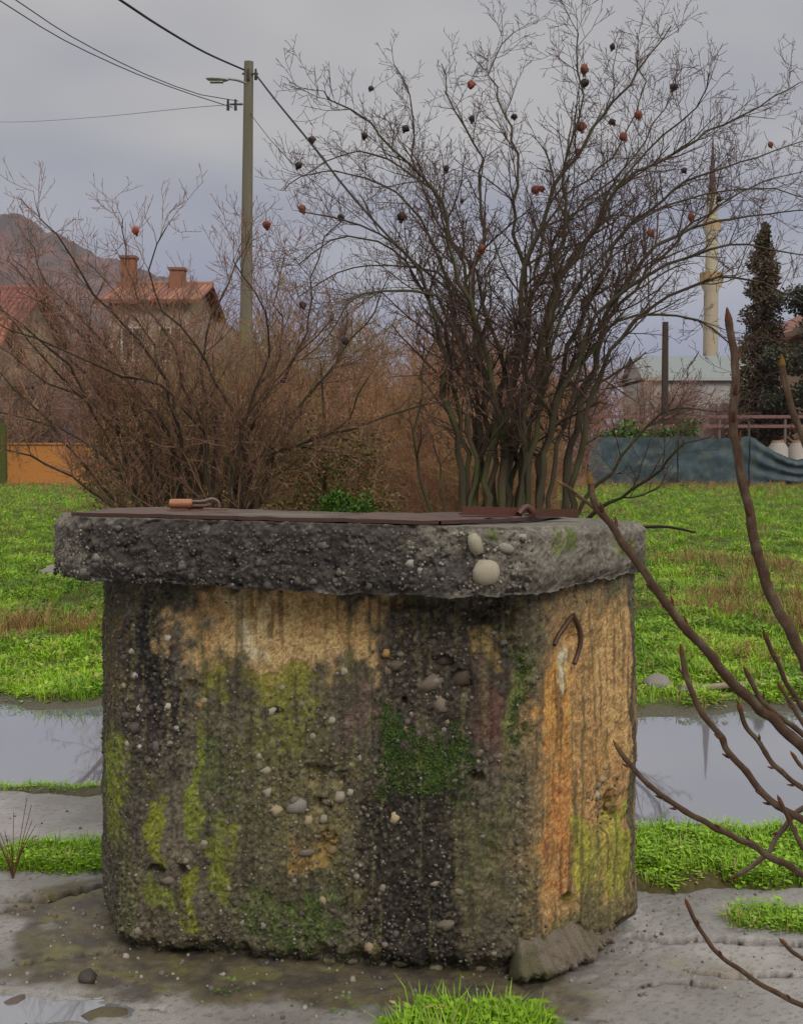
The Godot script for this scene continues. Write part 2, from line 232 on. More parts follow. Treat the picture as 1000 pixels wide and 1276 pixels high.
const BUSH_STEMS = [  # the same for the bush beside it
	[0.030, [Vector3(-1.552, -0.082, -9.145), Vector3(-1.714, 0.896, -9.136), Vector3(-1.983, 1.324, -9.082), Vector3(-2.330, 1.828, -9.023), Vector3(-2.668, 2.127, -8.949), Vector3(-2.970, 2.316, -8.864)]],
	[0.030, [Vector3(-1.495, -0.082, -9.145), Vector3(-1.623, 1.007, -9.272), Vector3(-1.862, 1.589, -9.395), Vector3(-2.237, 2.066, -9.523), Vector3(-2.623, 2.482, -9.656), Vector3(-2.861, 2.855, -9.792)]],
	[0.035, [Vector3(-1.438, -0.082, -9.145), Vector3(-1.479, 1.011, -9.098), Vector3(-1.592, 1.575, -8.994), Vector3(-1.874, 2.076, -8.873), Vector3(-2.166, 2.407, -8.733), Vector3(-2.327, 2.767, -8.586)]],
	[0.030, [Vector3(-1.391, -0.082, -9.145), Vector3(-1.451, 1.007, -9.286), Vector3(-1.551, 1.708, -9.434), Vector3(-1.786, 2.166, -9.583), Vector3(-2.040, 2.492, -9.733), Vector3(-2.144, 3.000, -9.900)]],
	[0.030, [Vector3(-1.368, -0.082, -9.145), Vector3(-1.340, 0.950, -9.240), Vector3(-1.383, 1.587, -9.328), Vector3(-1.428, 2.057, -9.415), Vector3(-1.267, 2.463, -9.502), Vector3(-1.116, 2.821, -9.590)]],
	[0.028, [Vector3(-1.265, -0.082, -9.145), Vector3(-1.141, 0.954, -9.124), Vector3(-1.186, 1.521, -9.058), Vector3(-1.451, 1.963, -8.976), Vector3(-1.708, 2.318, -8.882), Vector3(-1.604, 2.738, -8.785)]],
	[0.032, [Vector3(-1.208, -0.082, -9.145), Vector3(-0.968, 1.057, -9.115), Vector3(-0.619, 1.306, -9.014), Vector3(-0.333, 1.377, -8.892), Vector3(0.000, 1.501, -8.764), Vector3(0.242, 1.561, -8.626)]],
	[0.028, [Vector3(-1.208, -0.082, -9.145), Vector3(-1.045, 1.007, -9.286), Vector3(-0.752, 1.473, -9.423), Vector3(-0.476, 1.952, -9.572), Vector3(-0.181, 2.275, -9.722), Vector3(-0.122, 2.535, -9.876)]],
	[0.028, [Vector3(-1.322, -0.082, -9.145), Vector3(-1.154, 1.238, -9.240), Vector3(-0.869, 1.759, -9.304), Vector3(-0.669, 2.191, -9.367), Vector3(-0.631, 2.616, -9.433), Vector3(-0.470, 2.905, -9.494)]],
	[0.030, [Vector3(-1.541, -0.082, -9.145), Vector3(-1.806, 0.785, -9.074), Vector3(-2.112, 1.211, -8.948), Vector3(-2.457, 1.431, -8.795), Vector3(-2.795, 1.497, -8.623)]],
	[0.026, [Vector3(-1.598, -0.082, -9.145), Vector3(-1.851, 0.619, -9.009), Vector3(-2.136, 0.953, -8.804), Vector3(-2.451, 1.197, -8.571), Vector3(-2.542, 1.240, -8.310)]],
	[0.030, [Vector3(-1.438, -0.082, -9.145), Vector3(-1.569, 0.778, -9.217), Vector3(-1.842, 1.181, -9.275), Vector3(-2.141, 1.558, -9.335), Vector3(-2.560, 1.717, -9.388), Vector3(-2.937, 2.001, -9.449)]],
	[0.028, [Vector3(-1.236, -0.082, -9.145), Vector3(-1.117, 0.953, -9.159), Vector3(-0.968, 1.239, -9.124), Vector3(-0.566, 1.239, -9.069), Vector3(-0.169, 1.126, -9.005)]],
	[0.026, [Vector3(-1.409, -0.082, -9.145), Vector3(-1.355, 0.784, -9.095), Vector3(-1.404, 1.351, -9.002), Vector3(-1.632, 1.681, -8.884), Vector3(-1.905, 1.728, -8.743), Vector3(-2.193, 1.880, -8.599), Vector3(-2.625, 2.052, -8.451)]],
	[0.026, [Vector3(-1.351, -0.082, -9.145), Vector3(-1.283, 1.005, -9.330), Vector3(-1.069, 1.594, -9.529), Vector3(-0.908, 2.024, -9.738), Vector3(-0.958, 2.447, -9.961), Vector3(-0.884, 2.776, -10.189)]],
	[0.024, [Vector3(-1.466, -0.082, -9.145), Vector3(-1.479, 0.773, -9.304), Vector3(-1.627, 1.238, -9.478), Vector3(-1.866, 2.020, -9.684), Vector3(-2.085, 2.291, -9.876), Vector3(-2.438, 2.711, -10.086)]],
	[0.024, [Vector3(-1.294, -0.082, -9.145), Vector3(-1.188, 0.787, -9.043), Vector3(-1.108, 1.350, -8.883), Vector3(-0.920, 1.888, -8.701), Vector3(-0.896, 2.145, -8.490), Vector3(-1.076, 2.448, -8.270)]],
	[0.024, [Vector3(-1.506, -0.082, -9.145), Vector3(-1.736, 0.661, -9.240), Vector3(-1.954, 1.005, -9.333), Vector3(-2.178, 1.708, -9.451), Vector3(-2.317, 2.164, -9.564), Vector3(-2.220, 2.508, -9.675)]],
	[0.024, [Vector3(-1.564, -0.082, -9.145), Vector3(-1.802, 0.774, -9.289), Vector3(-2.122, 1.474, -9.456), Vector3(-2.574, 2.075, -9.632), Vector3(-2.799, 2.429, -9.807), Vector3(-3.032, 2.696, -9.985)]],
	[0.024, [Vector3(-1.639, -0.082, -9.145), Vector3(-1.996, 0.776, -9.245), Vector3(-2.420, 1.238, -9.342), Vector3(-2.824, 1.679, -9.446), Vector3(-3.147, 1.950, -9.547)]],
	[0.024, [Vector3(-1.581, -0.082, -9.145), Vector3(-1.857, 0.896, -9.137), Vector3(-2.239, 1.550, -9.096), Vector3(-2.612, 1.996, -9.036), Vector3(-2.892, 2.350, -8.966)]],
	[0.024, [Vector3(-1.495, -0.082, -9.145), Vector3(-1.695, 0.949, -9.284), Vector3(-2.027, 1.620, -9.430), Vector3(-2.411, 2.142, -9.582), Vector3(-2.747, 2.468, -9.732), Vector3(-2.940, 2.681, -9.884)]],
	[0.024, [Vector3(-1.438, -0.082, -9.145), Vector3(-1.529, 0.893, -9.223), Vector3(-1.766, 1.470, -9.289), Vector3(-2.153, 1.878, -9.351), Vector3(-2.455, 2.196, -9.412), Vector3(-2.820, 2.388, -9.469)]],
	[0.022, [Vector3(-1.294, -0.082, -9.145), Vector3(-1.169, 0.888, -9.345), Vector3(-0.925, 1.357, -9.566), Vector3(-0.610, 1.786, -9.805), Vector3(-0.438, 2.111, -10.056)]],
	[0.022, [Vector3(-1.322, -0.082, -9.145), Vector3(-1.231, 0.895, -9.156), Vector3(-1.082, 1.466, -9.135), Vector3(-0.736, 1.917, -9.103), Vector3(-0.450, 2.160, -9.057)]],
	[0.022, [Vector3(-1.236, -0.082, -9.145), Vector3(-1.053, 0.898, -9.099), Vector3(-0.786, 1.127, -8.987), Vector3(-0.387, 1.460, -8.868), Vector3(-0.272, 1.728, -8.735)]],
]
const SAPLING_BRANCHES = [  # radius, then the line from the tip to the stump
	[0.0109, [Vector3(0.308, 1.195, -2.100), Vector3(0.318, 1.158, -2.098), Vector3(0.344, 1.119, -2.096), Vector3(0.394, 1.048, -2.093), Vector3(0.483, 0.933, -2.087), Vector3(0.564, 0.846, -2.082), Vector3(0.656, 0.757, -2.078), Vector3(0.755, 0.644, -2.072)]],
	[0.0104, [Vector3(0.483, 1.442, -1.912), Vector3(0.490, 1.390, -1.909), Vector3(0.495, 1.331, -1.906), Vector3(0.494, 1.271, -1.903), Vector3(0.506, 1.188, -1.899), Vector3(0.520, 1.120, -1.896), Vector3(0.549, 1.028, -1.891), Vector3(0.596, 0.930, -1.886), Vector3(0.665, 0.809, -1.880)]],
	[0.0083, [Vector3(0.533, 1.369, -1.808), Vector3(0.538, 1.338, -1.807), Vector3(0.551, 1.293, -1.804), Vector3(0.567, 1.252, -1.802), Vector3(0.608, 1.135, -1.797)]],
	[0.0075, [Vector3(0.335, 0.786, -1.979), Vector3(0.350, 0.763, -1.978), Vector3(0.390, 0.723, -1.976), Vector3(0.453, 0.678, -1.974), Vector3(0.550, 0.628, -1.971), Vector3(0.627, 0.586, -1.969), Vector3(0.700, 0.536, -1.967)]],
	[0.0081, [Vector3(0.436, 0.933, -1.987), Vector3(0.443, 0.903, -1.985), Vector3(0.460, 0.858, -1.983), Vector3(0.487, 0.811, -1.981), Vector3(0.522, 0.761, -1.978), Vector3(0.575, 0.701, -1.975), Vector3(0.627, 0.666, -1.973), Vector3(0.700, 0.611, -1.971)]],
	[0.0054, [Vector3(0.378, 0.647, -1.672), Vector3(0.389, 0.624, -1.671), Vector3(0.410, 0.588, -1.669), Vector3(0.457, 0.550, -1.667), Vector3(0.499, 0.526, -1.666), Vector3(0.542, 0.509, -1.665), Vector3(0.595, 0.484, -1.664)]],
	[0.0076, [Vector3(0.572, 0.518, -2.166), Vector3(0.591, 0.528, -2.167), Vector3(0.621, 0.558, -2.168), Vector3(0.657, 0.605, -2.170), Vector3(0.693, 0.643, -2.172), Vector3(0.756, 0.698, -2.175)]],
	[0.0069, [Vector3(0.566, 0.958, -1.988), Vector3(0.583, 0.920, -1.986), Vector3(0.605, 0.878, -1.984), Vector3(0.632, 0.838, -1.982), Vector3(0.700, 0.748, -1.977)]],
	[0.0078, [Vector3(0.564, 0.883, -2.084), Vector3(0.583, 0.851, -2.083), Vector3(0.609, 0.817, -2.081), Vector3(0.662, 0.773, -2.079), Vector3(0.735, 0.697, -2.075)]],
	[0.0066, [Vector3(0.499, 0.868, -1.883), Vector3(0.511, 0.837, -1.882), Vector3(0.537, 0.799, -1.880), Vector3(0.570, 0.764, -1.878), Vector3(0.601, 0.738, -1.877), Vector3(0.665, 0.678, -1.874)]],
	[0.0060, [Vector3(0.560, 0.897, -1.885), Vector3(0.572, 0.878, -1.884), Vector3(0.598, 0.842, -1.882), Vector3(0.665, 0.773, -1.879)]],
	[0.0057, [Vector3(0.530, 0.756, -1.778), Vector3(0.544, 0.726, -1.776), Vector3(0.567, 0.679, -1.774), Vector3(0.608, 0.619, -1.771)]],
	[0.0054, [Vector3(0.505, 0.596, -1.669), Vector3(0.516, 0.584, -1.669), Vector3(0.538, 0.571, -1.668), Vector3(0.584, 0.537, -1.666)]],
	[0.0052, [Vector3(0.549, 0.819, -1.781), Vector3(0.558, 0.807, -1.780), Vector3(0.574, 0.792, -1.779), Vector3(0.630, 0.742, -1.777)]],
	[0.0056, [Vector3(0.265, 1.191, -2.150), Vector3(0.285, 1.180, -2.149), Vector3(0.317, 1.153, -2.148), Vector3(0.333, 1.140, -2.147)]],
]
const POMEGRANATES = [  # centre, radius, dried black or still red
	[Vector3(0.508, 3.894, -9.494), 0.035, 0],
	[Vector3(1.327, 4.005, -9.499), 0.041, 0],
	[Vector3(1.332, 3.906, -9.494), 0.035, 1],
	[Vector3(1.537, 4.168, -9.508), 0.029, 1],
	[Vector3(1.303, 3.585, -9.478), 0.041, 0],
	[Vector3(1.531, 3.620, -9.480), 0.029, 1],
	[Vector3(1.981, 3.876, -9.493), 0.035, 1],
	[Vector3(1.724, 3.672, -9.483), 0.035, 0],
	[Vector3(-0.222, 3.865, -9.492), 0.024, 1],
	[Vector3(-0.269, 3.520, -9.475), 0.029, 1],
	[Vector3(-0.649, 3.491, -9.474), 0.029, 1],
	[Vector3(-0.748, 3.304, -9.464), 0.029, 1],
	[Vector3(-0.725, 2.989, -9.449), 0.035, 0],
	[Vector3(-0.444, 2.925, -9.445), 0.029, 1],
	[Vector3(0.327, 3.281, -9.463), 0.029, 1],
	[Vector3(0.514, 3.643, -9.481), 0.029, 1],
	[Vector3(0.982, 3.129, -9.456), 0.035, 0],
	[Vector3(1.017, 3.135, -9.456), 0.029, 0],
	[Vector3(1.280, 3.398, -9.469), 0.035, 0],
	[Vector3(1.613, 3.515, -9.475), 0.035, 0],
	[Vector3(1.180, 2.814, -9.440), 0.035, 0],
	[Vector3(1.812, 2.814, -9.440), 0.035, 0],
	[Vector3(2.104, 2.931, -9.446), 0.035, 0],
	[Vector3(2.308, 3.065, -9.452), 0.024, 1],
	[Vector3(2.057, 3.269, -9.463), 0.024, 1],
	[Vector3(2.682, 3.456, -9.472), 0.024, 0],
	[Vector3(0.029, 3.573, -9.478), 0.035, 1],
	[Vector3(0.000, 2.931, -9.446), 0.047, 1],
	[Vector3(-0.982, 2.873, -9.443), 0.035, 0],
	[Vector3(0.584, 2.697, -9.434), 0.035, 0],
	[Vector3(0.964, 3.129, -9.456), 0.029, 0],
	[Vector3(0.818, 3.660, -9.482), 0.029, 1],
	[Vector3(0.438, 3.048, -9.452), 0.024, 1],
]
const BUSH_FRUIT = [
	[Vector3(-1.883, 2.789, -9.188), 0.032, 0],
	[Vector3(-1.757, 2.290, -9.163), 0.032, 0],
	[Vector3(-0.700, 2.261, -9.162), 0.029, 1],
	[Vector3(-0.842, 1.721, -9.135), 0.029, 1],
	[Vector3(-0.813, 1.364, -9.117), 0.034, 1],
	[Vector3(-0.398, 2.005, -9.149), 0.029, 1],
]

const WELL_PLAN = [Vector2(-0.80, -3.42), Vector2(-0.692, -3.125), Vector2(0.287, -2.957), Vector2(0.603, -3.268), Vector2(0.60, -3.55), Vector2(0.40, -3.82), Vector2(-0.60, -3.86), Vector2(-0.79, -3.70)]
const CAP_PLAN = [Vector2(-0.90, -3.55), Vector2(-0.885, -3.25), Vector2(-0.79, -3.06), Vector2(0.13, -2.862), Vector2(0.285, -2.872), Vector2(0.63, -3.27), Vector2(0.655, -3.60), Vector2(0.45, -3.84), Vector2(-0.65, -3.86), Vector2(-0.86, -3.76)]

class Acc:
	var v := PackedVector3Array()
	var n := PackedVector3Array()
	var c := PackedColorArray()
	var i := PackedInt32Array()
	func mesh() -> ArrayMesh:
		var a := []
		a.resize(Mesh.ARRAY_MAX)
		a[Mesh.ARRAY_VERTEX] = v
		a[Mesh.ARRAY_NORMAL] = n
		a[Mesh.ARRAY_COLOR] = c
		a[Mesh.ARRAY_INDEX] = i
		var m := ArrayMesh.new()
		m.add_surface_from_arrays(Mesh.PRIMITIVE_TRIANGLES, a)
		return m
	func quad(p0: Vector3, p1: Vector3, p2: Vector3, p3: Vector3, col: Color) -> void:
		# p0..p3 anticlockwise seen from the front
		var nn := (p1 - p0).cross(p3 - p0).normalized()
		var b := v.size()
		for q in [p0, p1, p2, p3]:
			v.append(q); n.append(nn); c.append(col)
		for k in [0, 3, 2, 0, 2, 1]:
			i.append(b + k)
	func tri(p0: Vector3, p1: Vector3, p2: Vector3, col: Color) -> void:
		var nn := (p1 - p0).cross(p2 - p0).normalized()
		var b := v.size()
		for q in [p0, p1, p2]:
			v.append(q); n.append(nn); c.append(col)
		for k in [0, 2, 1]:
			i.append(b + k)
	func block(lo: Vector3, hi: Vector3, col: Color, xf := Transform3D.IDENTITY) -> void:
		var p := []
		for k in 8:
			p.append(xf * Vector3(hi.x if k & 1 else lo.x, hi.y if k & 2 else lo.y, hi.z if k & 4 else lo.z))
		quad(p[4], p[5], p[7], p[6], col); quad(p[1], p[0], p[2], p[3], col)
		quad(p[5], p[1], p[3], p[7], col); quad(p[0], p[4], p[6], p[2], col)
		quad(p[6], p[7], p[3], p[2], col); quad(p[0], p[1], p[5], p[4], col)
	func tube(pts: PackedVector3Array, r0: float, r1: float, sides: int, col: Color, cap := true) -> void:
		var m := pts.size()
		if m < 2:
			return
		var b := v.size()
		var side := Vector3.ZERO
		for k in m:
			var t := (pts[mini(k + 1, m - 1)] - pts[maxi(k - 1, 0)]).normalized()
			if side == Vector3.ZERO:
				side = t.cross(Vector3(0.31, 0.17, 0.93)).normalized()
			else:
				side = (side - t * side.dot(t)).normalized()
			var up := t.cross(side)
			var r := lerpf(r0, r1, float(k) / (m - 1))
			for s in sides:
				var a := TAU * s / sides
				var d := side * cos(a) + up * sin(a)
				v.append(pts[k] + d * r); n.append(d); c.append(col)
		for k in m - 1:
			for s in sides:
				var a0 := b + k * sides + s
				var a1 := b + k * sides + (s + 1) % sides
				var b0 := a0 + sides
				var b1 := a1 + sides
				i.append(a0); i.append(b0); i.append(b1)
				i.append(a0); i.append(b1); i.append(a1)
		if cap and sides > 3:
			for e in [0, m - 1]:
				var q := v.size()
				var t := (pts[1] - pts[0]).normalized() * -1.0 if e == 0 else (pts[m - 1] - pts[m - 2]).normalized()
				v.append(pts[e]); n.append(t); c.append(col)
				for s in sides:
					v.append(v[b + e * sides + s]); n.append(t); c.append(col)
				for s in sides:
					i.append(q)
					if e == 0:
						i.append(q + 1 + s); i.append(q + 1 + (s + 1) % sides)
					else:
						i.append(q + 1 + (s + 1) % sides); i.append(q + 1 + s)
	func lattice(nu: int, nv: int) -> void:
		# v holds nu * nv points (u fastest); makes the faces and the normals
		n.resize(v.size())
		for y in nv:
			for x in nu:
				var k := y * nu + x
				var du := v[k + (1 if x < nu - 1 else 0)] - v[k - (1 if x > 0 else 0)]
				var dv := v[k + (nu if y < nv - 1 else 0)] - v[k - (nu if y > 0 else 0)]
				n[k] = du.cross(dv).normalized()
				if x < nu - 1 and y < nv - 1:
					i.append(k); i.append(k + nu); i.append(k + nu + 1)
					i.append(k); i.append(k + nu + 1); i.append(k + 1)

# ---------------------------------------------------------------- scene tree
var used := {}
func numbered(called: String) -> String:
	used[called] = used.get(called, 0) + 1
	return called if used[called] == 1 else "%s_%03d" % [called, used[called] - 1]
func tag(o: Node, label: String, category := "", group := "", kind := "") -> void:
	o.set_meta("label", label)
	if category: o.set_meta("category", category)
	if group: o.set_meta("group", group)
	if kind: o.set_meta("kind", kind)
func thing(called: String, label: String, category: String, where := Vector3.ZERO, group := "") -> Node3D:
	var o := Node3D.new()
	o.name = numbered(called)
	add_child(o)
	o.position = where
	tag(o, label, category, group)
	return o
func part(called: String, mesh: Mesh, material: Material, parent: Node, where := Vector3.ZERO) -> MeshInstance3D:
	var o := MeshInstance3D.new()
	o.name = numbered(called) if parent == self else called
	o.mesh = mesh
	o.material_override = material
	o.cast_shadow = GeometryInstance3D.SHADOW_CASTING_SETTING_ON
	parent.add_child(o, true)
	o.position = where
	return o
func copies(called: String, mesh: Mesh, material: Material, xfs: Array, cols: PackedColorArray, parent: Node) -> MultiMeshInstance3D:
	var mm := MultiMesh.new()
	mm.transform_format = MultiMesh.TRANSFORM_3D
	mm.use_colors = true
	mm.mesh = mesh
	mm.instance_count = xfs.size()
	for k in xfs.size():
		mm.set_instance_transform(k, xfs[k])
		mm.set_instance_color(k, cols[k])
	var o := MultiMeshInstance3D.new()
	o.name = numbered(called) if parent == self else called
	o.multimesh = mm
	o.material_override = material
	parent.add_child(o, true)
	o.set_meta("kind", "stuff")
	return o

# ---------------------------------------------------------------- colours, noise, materials
func srgb(r: float, g: float, b: float, k := 1.0) -> Color:
	var q := Color(r / 255.0, g / 255.0, b / 255.0).srgb_to_linear()
	return Color(q.r * k, q.g * k, q.b * k)
func noise(s: int, freq: float, octaves := 3, kind := FastNoiseLite.TYPE_SIMPLEX_SMOOTH) -> FastNoiseLite:
	var q := FastNoiseLite.new()
	q.seed = s
	q.noise_type = kind
	q.frequency = freq
	q.fractal_type = FastNoiseLite.FRACTAL_FBM if octaves > 1 else FastNoiseLite.FRACTAL_NONE
	q.fractal_octaves = octaves
	return q
func grain(s: int, freq: float, lo: float, hi: float, octaves := 4) -> Image:
	var img := noise(s, freq, octaves).get_seamless_image(512, 512)
	img.convert(Image.FORMAT_L8)
	var d := img.get_data()
	for k in d.size():
		d[k] = clampi(int(255.0 * lerpf(lo, hi, d[k] / 255.0)), 0, 255)
	return Image.create_from_data(512, 512, false, Image.FORMAT_L8, d)
var tex := {}
func texture(key: String, s: int, freq: float, lo: float, hi: float, octaves := 4) -> ImageTexture:
	if not tex.has(key):
		tex[key] = ImageTexture.create_from_image(grain(s, freq, lo, hi, octaves))
	return tex[key]
func relief(key: String, s: int, freq: float, strength: float, octaves := 4) -> ImageTexture:
	if not tex.has(key):
		var img := noise(s, freq, octaves).get_seamless_image(512, 512)
		img.convert(Image.FORMAT_L8)
		img.bump_map_to_normal_map(strength)
		tex[key] = ImageTexture.create_from_image(img)
	return tex[key]
func material(rough: float, scale := 0.0, bump := 0.0, tint := Color.WHITE) -> StandardMaterial3D:
	var m := StandardMaterial3D.new()
	m.vertex_color_use_as_albedo = true
	m.albedo_color = tint
	m.roughness = rough
	m.metallic_specular = 0.4
	if scale > 0.0:
		m.albedo_texture = texture("grain", 5, 0.03, 0.72, 1.08)
		m.uv1_triplanar = true
		m.uv1_world_triplanar = true
		m.uv1_scale = Vector3.ONE * scale
		if bump > 0.0:
			m.normal_enabled = true
			m.normal_texture = relief("relief", 9, 0.04, 6.0)
			m.normal_scale = bump
	return m
func smooth(a: float, b: float, x: float) -> float:
	var t := clampf((x - a) / (b - a), 0.0, 1.0)
	return t * t * (3.0 - 2.0 * t)
func spline(pts: Array, step: float) -> PackedVector3Array:
	var out := PackedVector3Array()
	var m := pts.size()
	for k in m - 1:
		var p0: Vector3 = pts[maxi(k - 1, 0)]
		var p1: Vector3 = pts[k]
		var p2: Vector3 = pts[k + 1]
		var p3: Vector3 = pts[mini(k + 2, m - 1)]
		var cnt := maxi(1, int(p1.distance_to(p2) / step))
		for j in cnt:
			out.append(p1.cubic_interpolate(p2, p0, p3, float(j) / cnt))
	out.append(pts[m - 1])
	return out

# ---------------------------------------------------------------- plan outlines
var runs := {}
func outline(plan: Array) -> PackedFloat32Array:
	var cum := PackedFloat32Array([0.0])
	for k in plan.size():
		cum.append(cum[k] + (plan[(k + 1) % plan.size()] as Vector2).distance_to(plan[k]))
	return cum
func along(plan: Array, cum: PackedFloat32Array, s: float) -> Vector2:
	var total := cum[cum.size() - 1]
	s = fposmod(s, total)
	for k in plan.size():
		if s <= cum[k + 1]:
			var t := (s - cum[k]) / (cum[k + 1] - cum[k])
			return (plan[k] as Vector2).lerp(plan[(k + 1) % plan.size()], t)
	return plan[0]
func rounded(plan: Array, cum: PackedFloat32Array, s: float, r: float) -> Vector2:
	var q := Vector2.ZERO
	for k in 5:
		q += along(plan, cum, s + r * (k - 2) / 2.0)
	return q / 5.0
func columns(plan: Array, fine_to: float, fine: float, coarse: float) -> Array:
	var cum := outline(plan)
	var total := cum[cum.size() - 1]
	var s := 0.0
	var out := []
	while s < total:
		out.append(s)
		s += fine if s < fine_to or s > total - 0.06 else coarse
	out.append(total)
	return [cum, out]

# ---------------------------------------------------------------- plants
func twig(a: Acc, rng: RandomNumberGenerator, p: Vector3, dir: Vector3, length: float, r: float, level: int, o: Dictionary) -> void:
	var pts := PackedVector3Array([p])
	var segs: int = clampi(int(length / o.seg) + 1, 2, 7)
	var d := dir.normalized()
	var q := p
	for k in segs:
		d = (d + Vector3(rng.randf_range(-1, 1), rng.randf_range(-1, 1), rng.randf_range(-1, 1)) * o.wander + Vector3.UP * o.up * (1.0 / segs)).normalized()
		q += d * length / segs
		pts.append(q)
	var col: Color = o.col
	var b := rng.randf_range(0.7, 1.25)
	if level >= 2: col = o.tip
	a.tube(pts, r, maxf(r * 0.45, o.thin), 4 if r > 0.006 else 3, Color(col.r * b, col.g * b, col.b * b), false)
	if level >= int(o.levels):
		return
	var step: float = o.step[level]
	var at := step * rng.randf_range(0.4, 1.2)
	while at < length:
		var f := at / length
		var k := mini(int(f * segs), segs - 1)
		var base := pts[k].lerp(pts[k + 1], f * segs - k)
		var t := (pts[k + 1] - pts[k]).normalized()
		var side := t.cross(Vector3(rng.randf_range(-1, 1), rng.randf_range(-1, 1), rng.randf_range(-1, 1))).normalized()
		var ang := rng.randf_range(0.5, 1.15)
		var l: float = rng.randf_range(o.len[level][0], o.len[level][1]) * (1.0 - 0.45 * f)
		twig(a, rng, base, t * cos(ang) + side * sin(ang), l, maxf(lerpf(r, r * 0.45, f) * 0.62, o.thin), level + 1, o)
		at += step * rng.randf_range(0.6, 1.5)
func stemmed_tree(node: Node3D, stems: Array, rng: RandomNumberGenerator, bark: StandardMaterial3D, twig_mat: StandardMaterial3D, o: Dictionary) -> void:
	var crown := Acc.new()
	var origin := node.position
	for st in stems:
		var r: float = st[0]
		var pts := spline(st[1], 0.12)
		var m := pts.size()
		for k in m:
			pts[k] += (Vector3(w_lump.get_noise_2d(k * 0.05, r * 7000.0), 0, w_lump.get_noise_2d(k * 0.05, r * 7000.0 + 40.0)) * 0.075 if k > 3 else Vector3.ZERO)
			pts[k] += -origin + Vector3(rng.randf_range(-1, 1), rng.randf_range(-0.3, 0.3), rng.randf_range(-1, 1)) * 0.018
		var a := Acc.new()
		var b := rng.randf_range(0.75, 1.2)
		a.tube(pts, 1.0, 1.0, 8, Color(o.bark.r * b, o.bark.g * b, o.bark.b * b), false)
		for k in m:
			var w := r * 0.68 * pow(1.0 - float(k) / m, 1.15) * (1.0 + 0.12 * sin(k * 1.7 + r * 900.0)) + 0.0035
			for j in 8:
				var q := k * 8 + j
				a.v[q] = pts[k] + a.n[q] * w * (1.0 + 0.15 * w_lump.get_noise_3dv(a.v[q] * 4.0))
				var mo := smooth(0.05, 0.3, w_lump.get_noise_3dv((pts[k] + a.n[q] * w) * 0.9))
				a.c[q] = a.c[q].lerp(o.moss, mo * 0.85) * (1.0 + 0.3 * w_mid.get_noise_3dv(pts[k] + a.n[q] * 0.03))
		part("stem", a.mesh(), bark, node)
		var run := 0.0
		var next: float = o.first
		for k in range(1, m):
			run += pts[k].distance_to(pts[k - 1])
			while run > next:
				var f := float(k) / m
				var t := (pts[k] - pts[k - 1]).normalized()
				var side := t.cross(Vector3(rng.randf_range(-1, 1), rng.randf_range(-1, 1), rng.randf_range(-1, 1))).normalized()
				var ang := rng.randf_range(0.4, 1.1)
				twig(crown, rng, pts[k], t * cos(ang) + side * sin(ang) + o.lean, rng.randf_range(o.len0[0], o.len0[1]) * (1.2 - 0.9 * f), clampf(lerpf(r, 0.004, f) * 0.4, 0.0032, 0.010), 0, o)
				next += o.gap * rng.randf_range(0.5, 1.5) * (1.0 if f > 0.40 else 2.4)
	part("crown", crown.mesh(), twig_mat, node)
func shrub_mesh(rng: RandomNumberGenerator, shoots: int, high: float, wide: float, o: Dictionary) -> Array:
	var stems := Acc.new()
	var crown := Acc.new()
	for k in shoots:
		var ang := rng.randf() * TAU
		var out := sqrt(rng.randf())
		var foot := Vector3(cos(ang), 0, sin(ang)) * out * wide * 0.22
		var tip := Vector3(cos(ang) * out * wide * 0.5, high * rng.randf_range(0.55, 1.0) * (1.0 - 0.25 * out * out), sin(ang) * out * wide * 0.5)
		var mid := foot.lerp(tip, 0.5) + Vector3(0, high * 0.1, 0) + Vector3(rng.randf_range(-1, 1), 0, rng.randf_range(-1, 1)) * wide * 0.06
		var pts := spline([foot, mid, tip], high * 0.12)
		var b := rng.randf_range(0.7, 1.3)
		stems.tube(pts, o.r0, o.thin, 4, Color(o.col.r * b, o.col.g * b, o.col.b * b))
		for j in range(1, pts.size()):
			for w in o.per:
				var side := Vector3(rng.randf_range(-1, 1), rng.randf_range(-0.2, 1.0), rng.randf_range(-1, 1))
				twig(crown, rng, pts[j - 1].lerp(pts[j], rng.randf()), side, rng.randf_range(o.len0[0], o.len0[1]), o.r0 * 0.4, 0, o)
	return [stems.mesh(), crown.mesh()]
func leafy_mesh(rng: RandomNumberGenerator, lumps: Array, leaves: int, size: float, cols: Array) -> ArrayMesh:
	# small pointed leaf faces through the volume of several lumps [centre, radii]
	var a := Acc.new()
	for k in leaves:
		var l: Array = lumps[rng.randi() % lumps.size()]
		var d := Vector3(rng.randfn(), rng.randfn(), rng.randfn()).normalized() * pow(rng.randf(), 0.4)
		var p: Vector3 = l[0] + d * l[1]
		var u := Vector3(rng.randfn(), rng.randfn(), rng.randfn()).normalized() * size * rng.randf_range(0.6, 1.3)
		var w := u.cross(Vector3(rng.randfn(), rng.randfn(), rng.randfn())).normalized() * size * 0.35
		var q: Color = cols[rng.randi() % cols.size()]
		a.quad(p, p + u * 0.5 + w, p + u, p + u * 0.5 - w, q)
	return a.mesh()
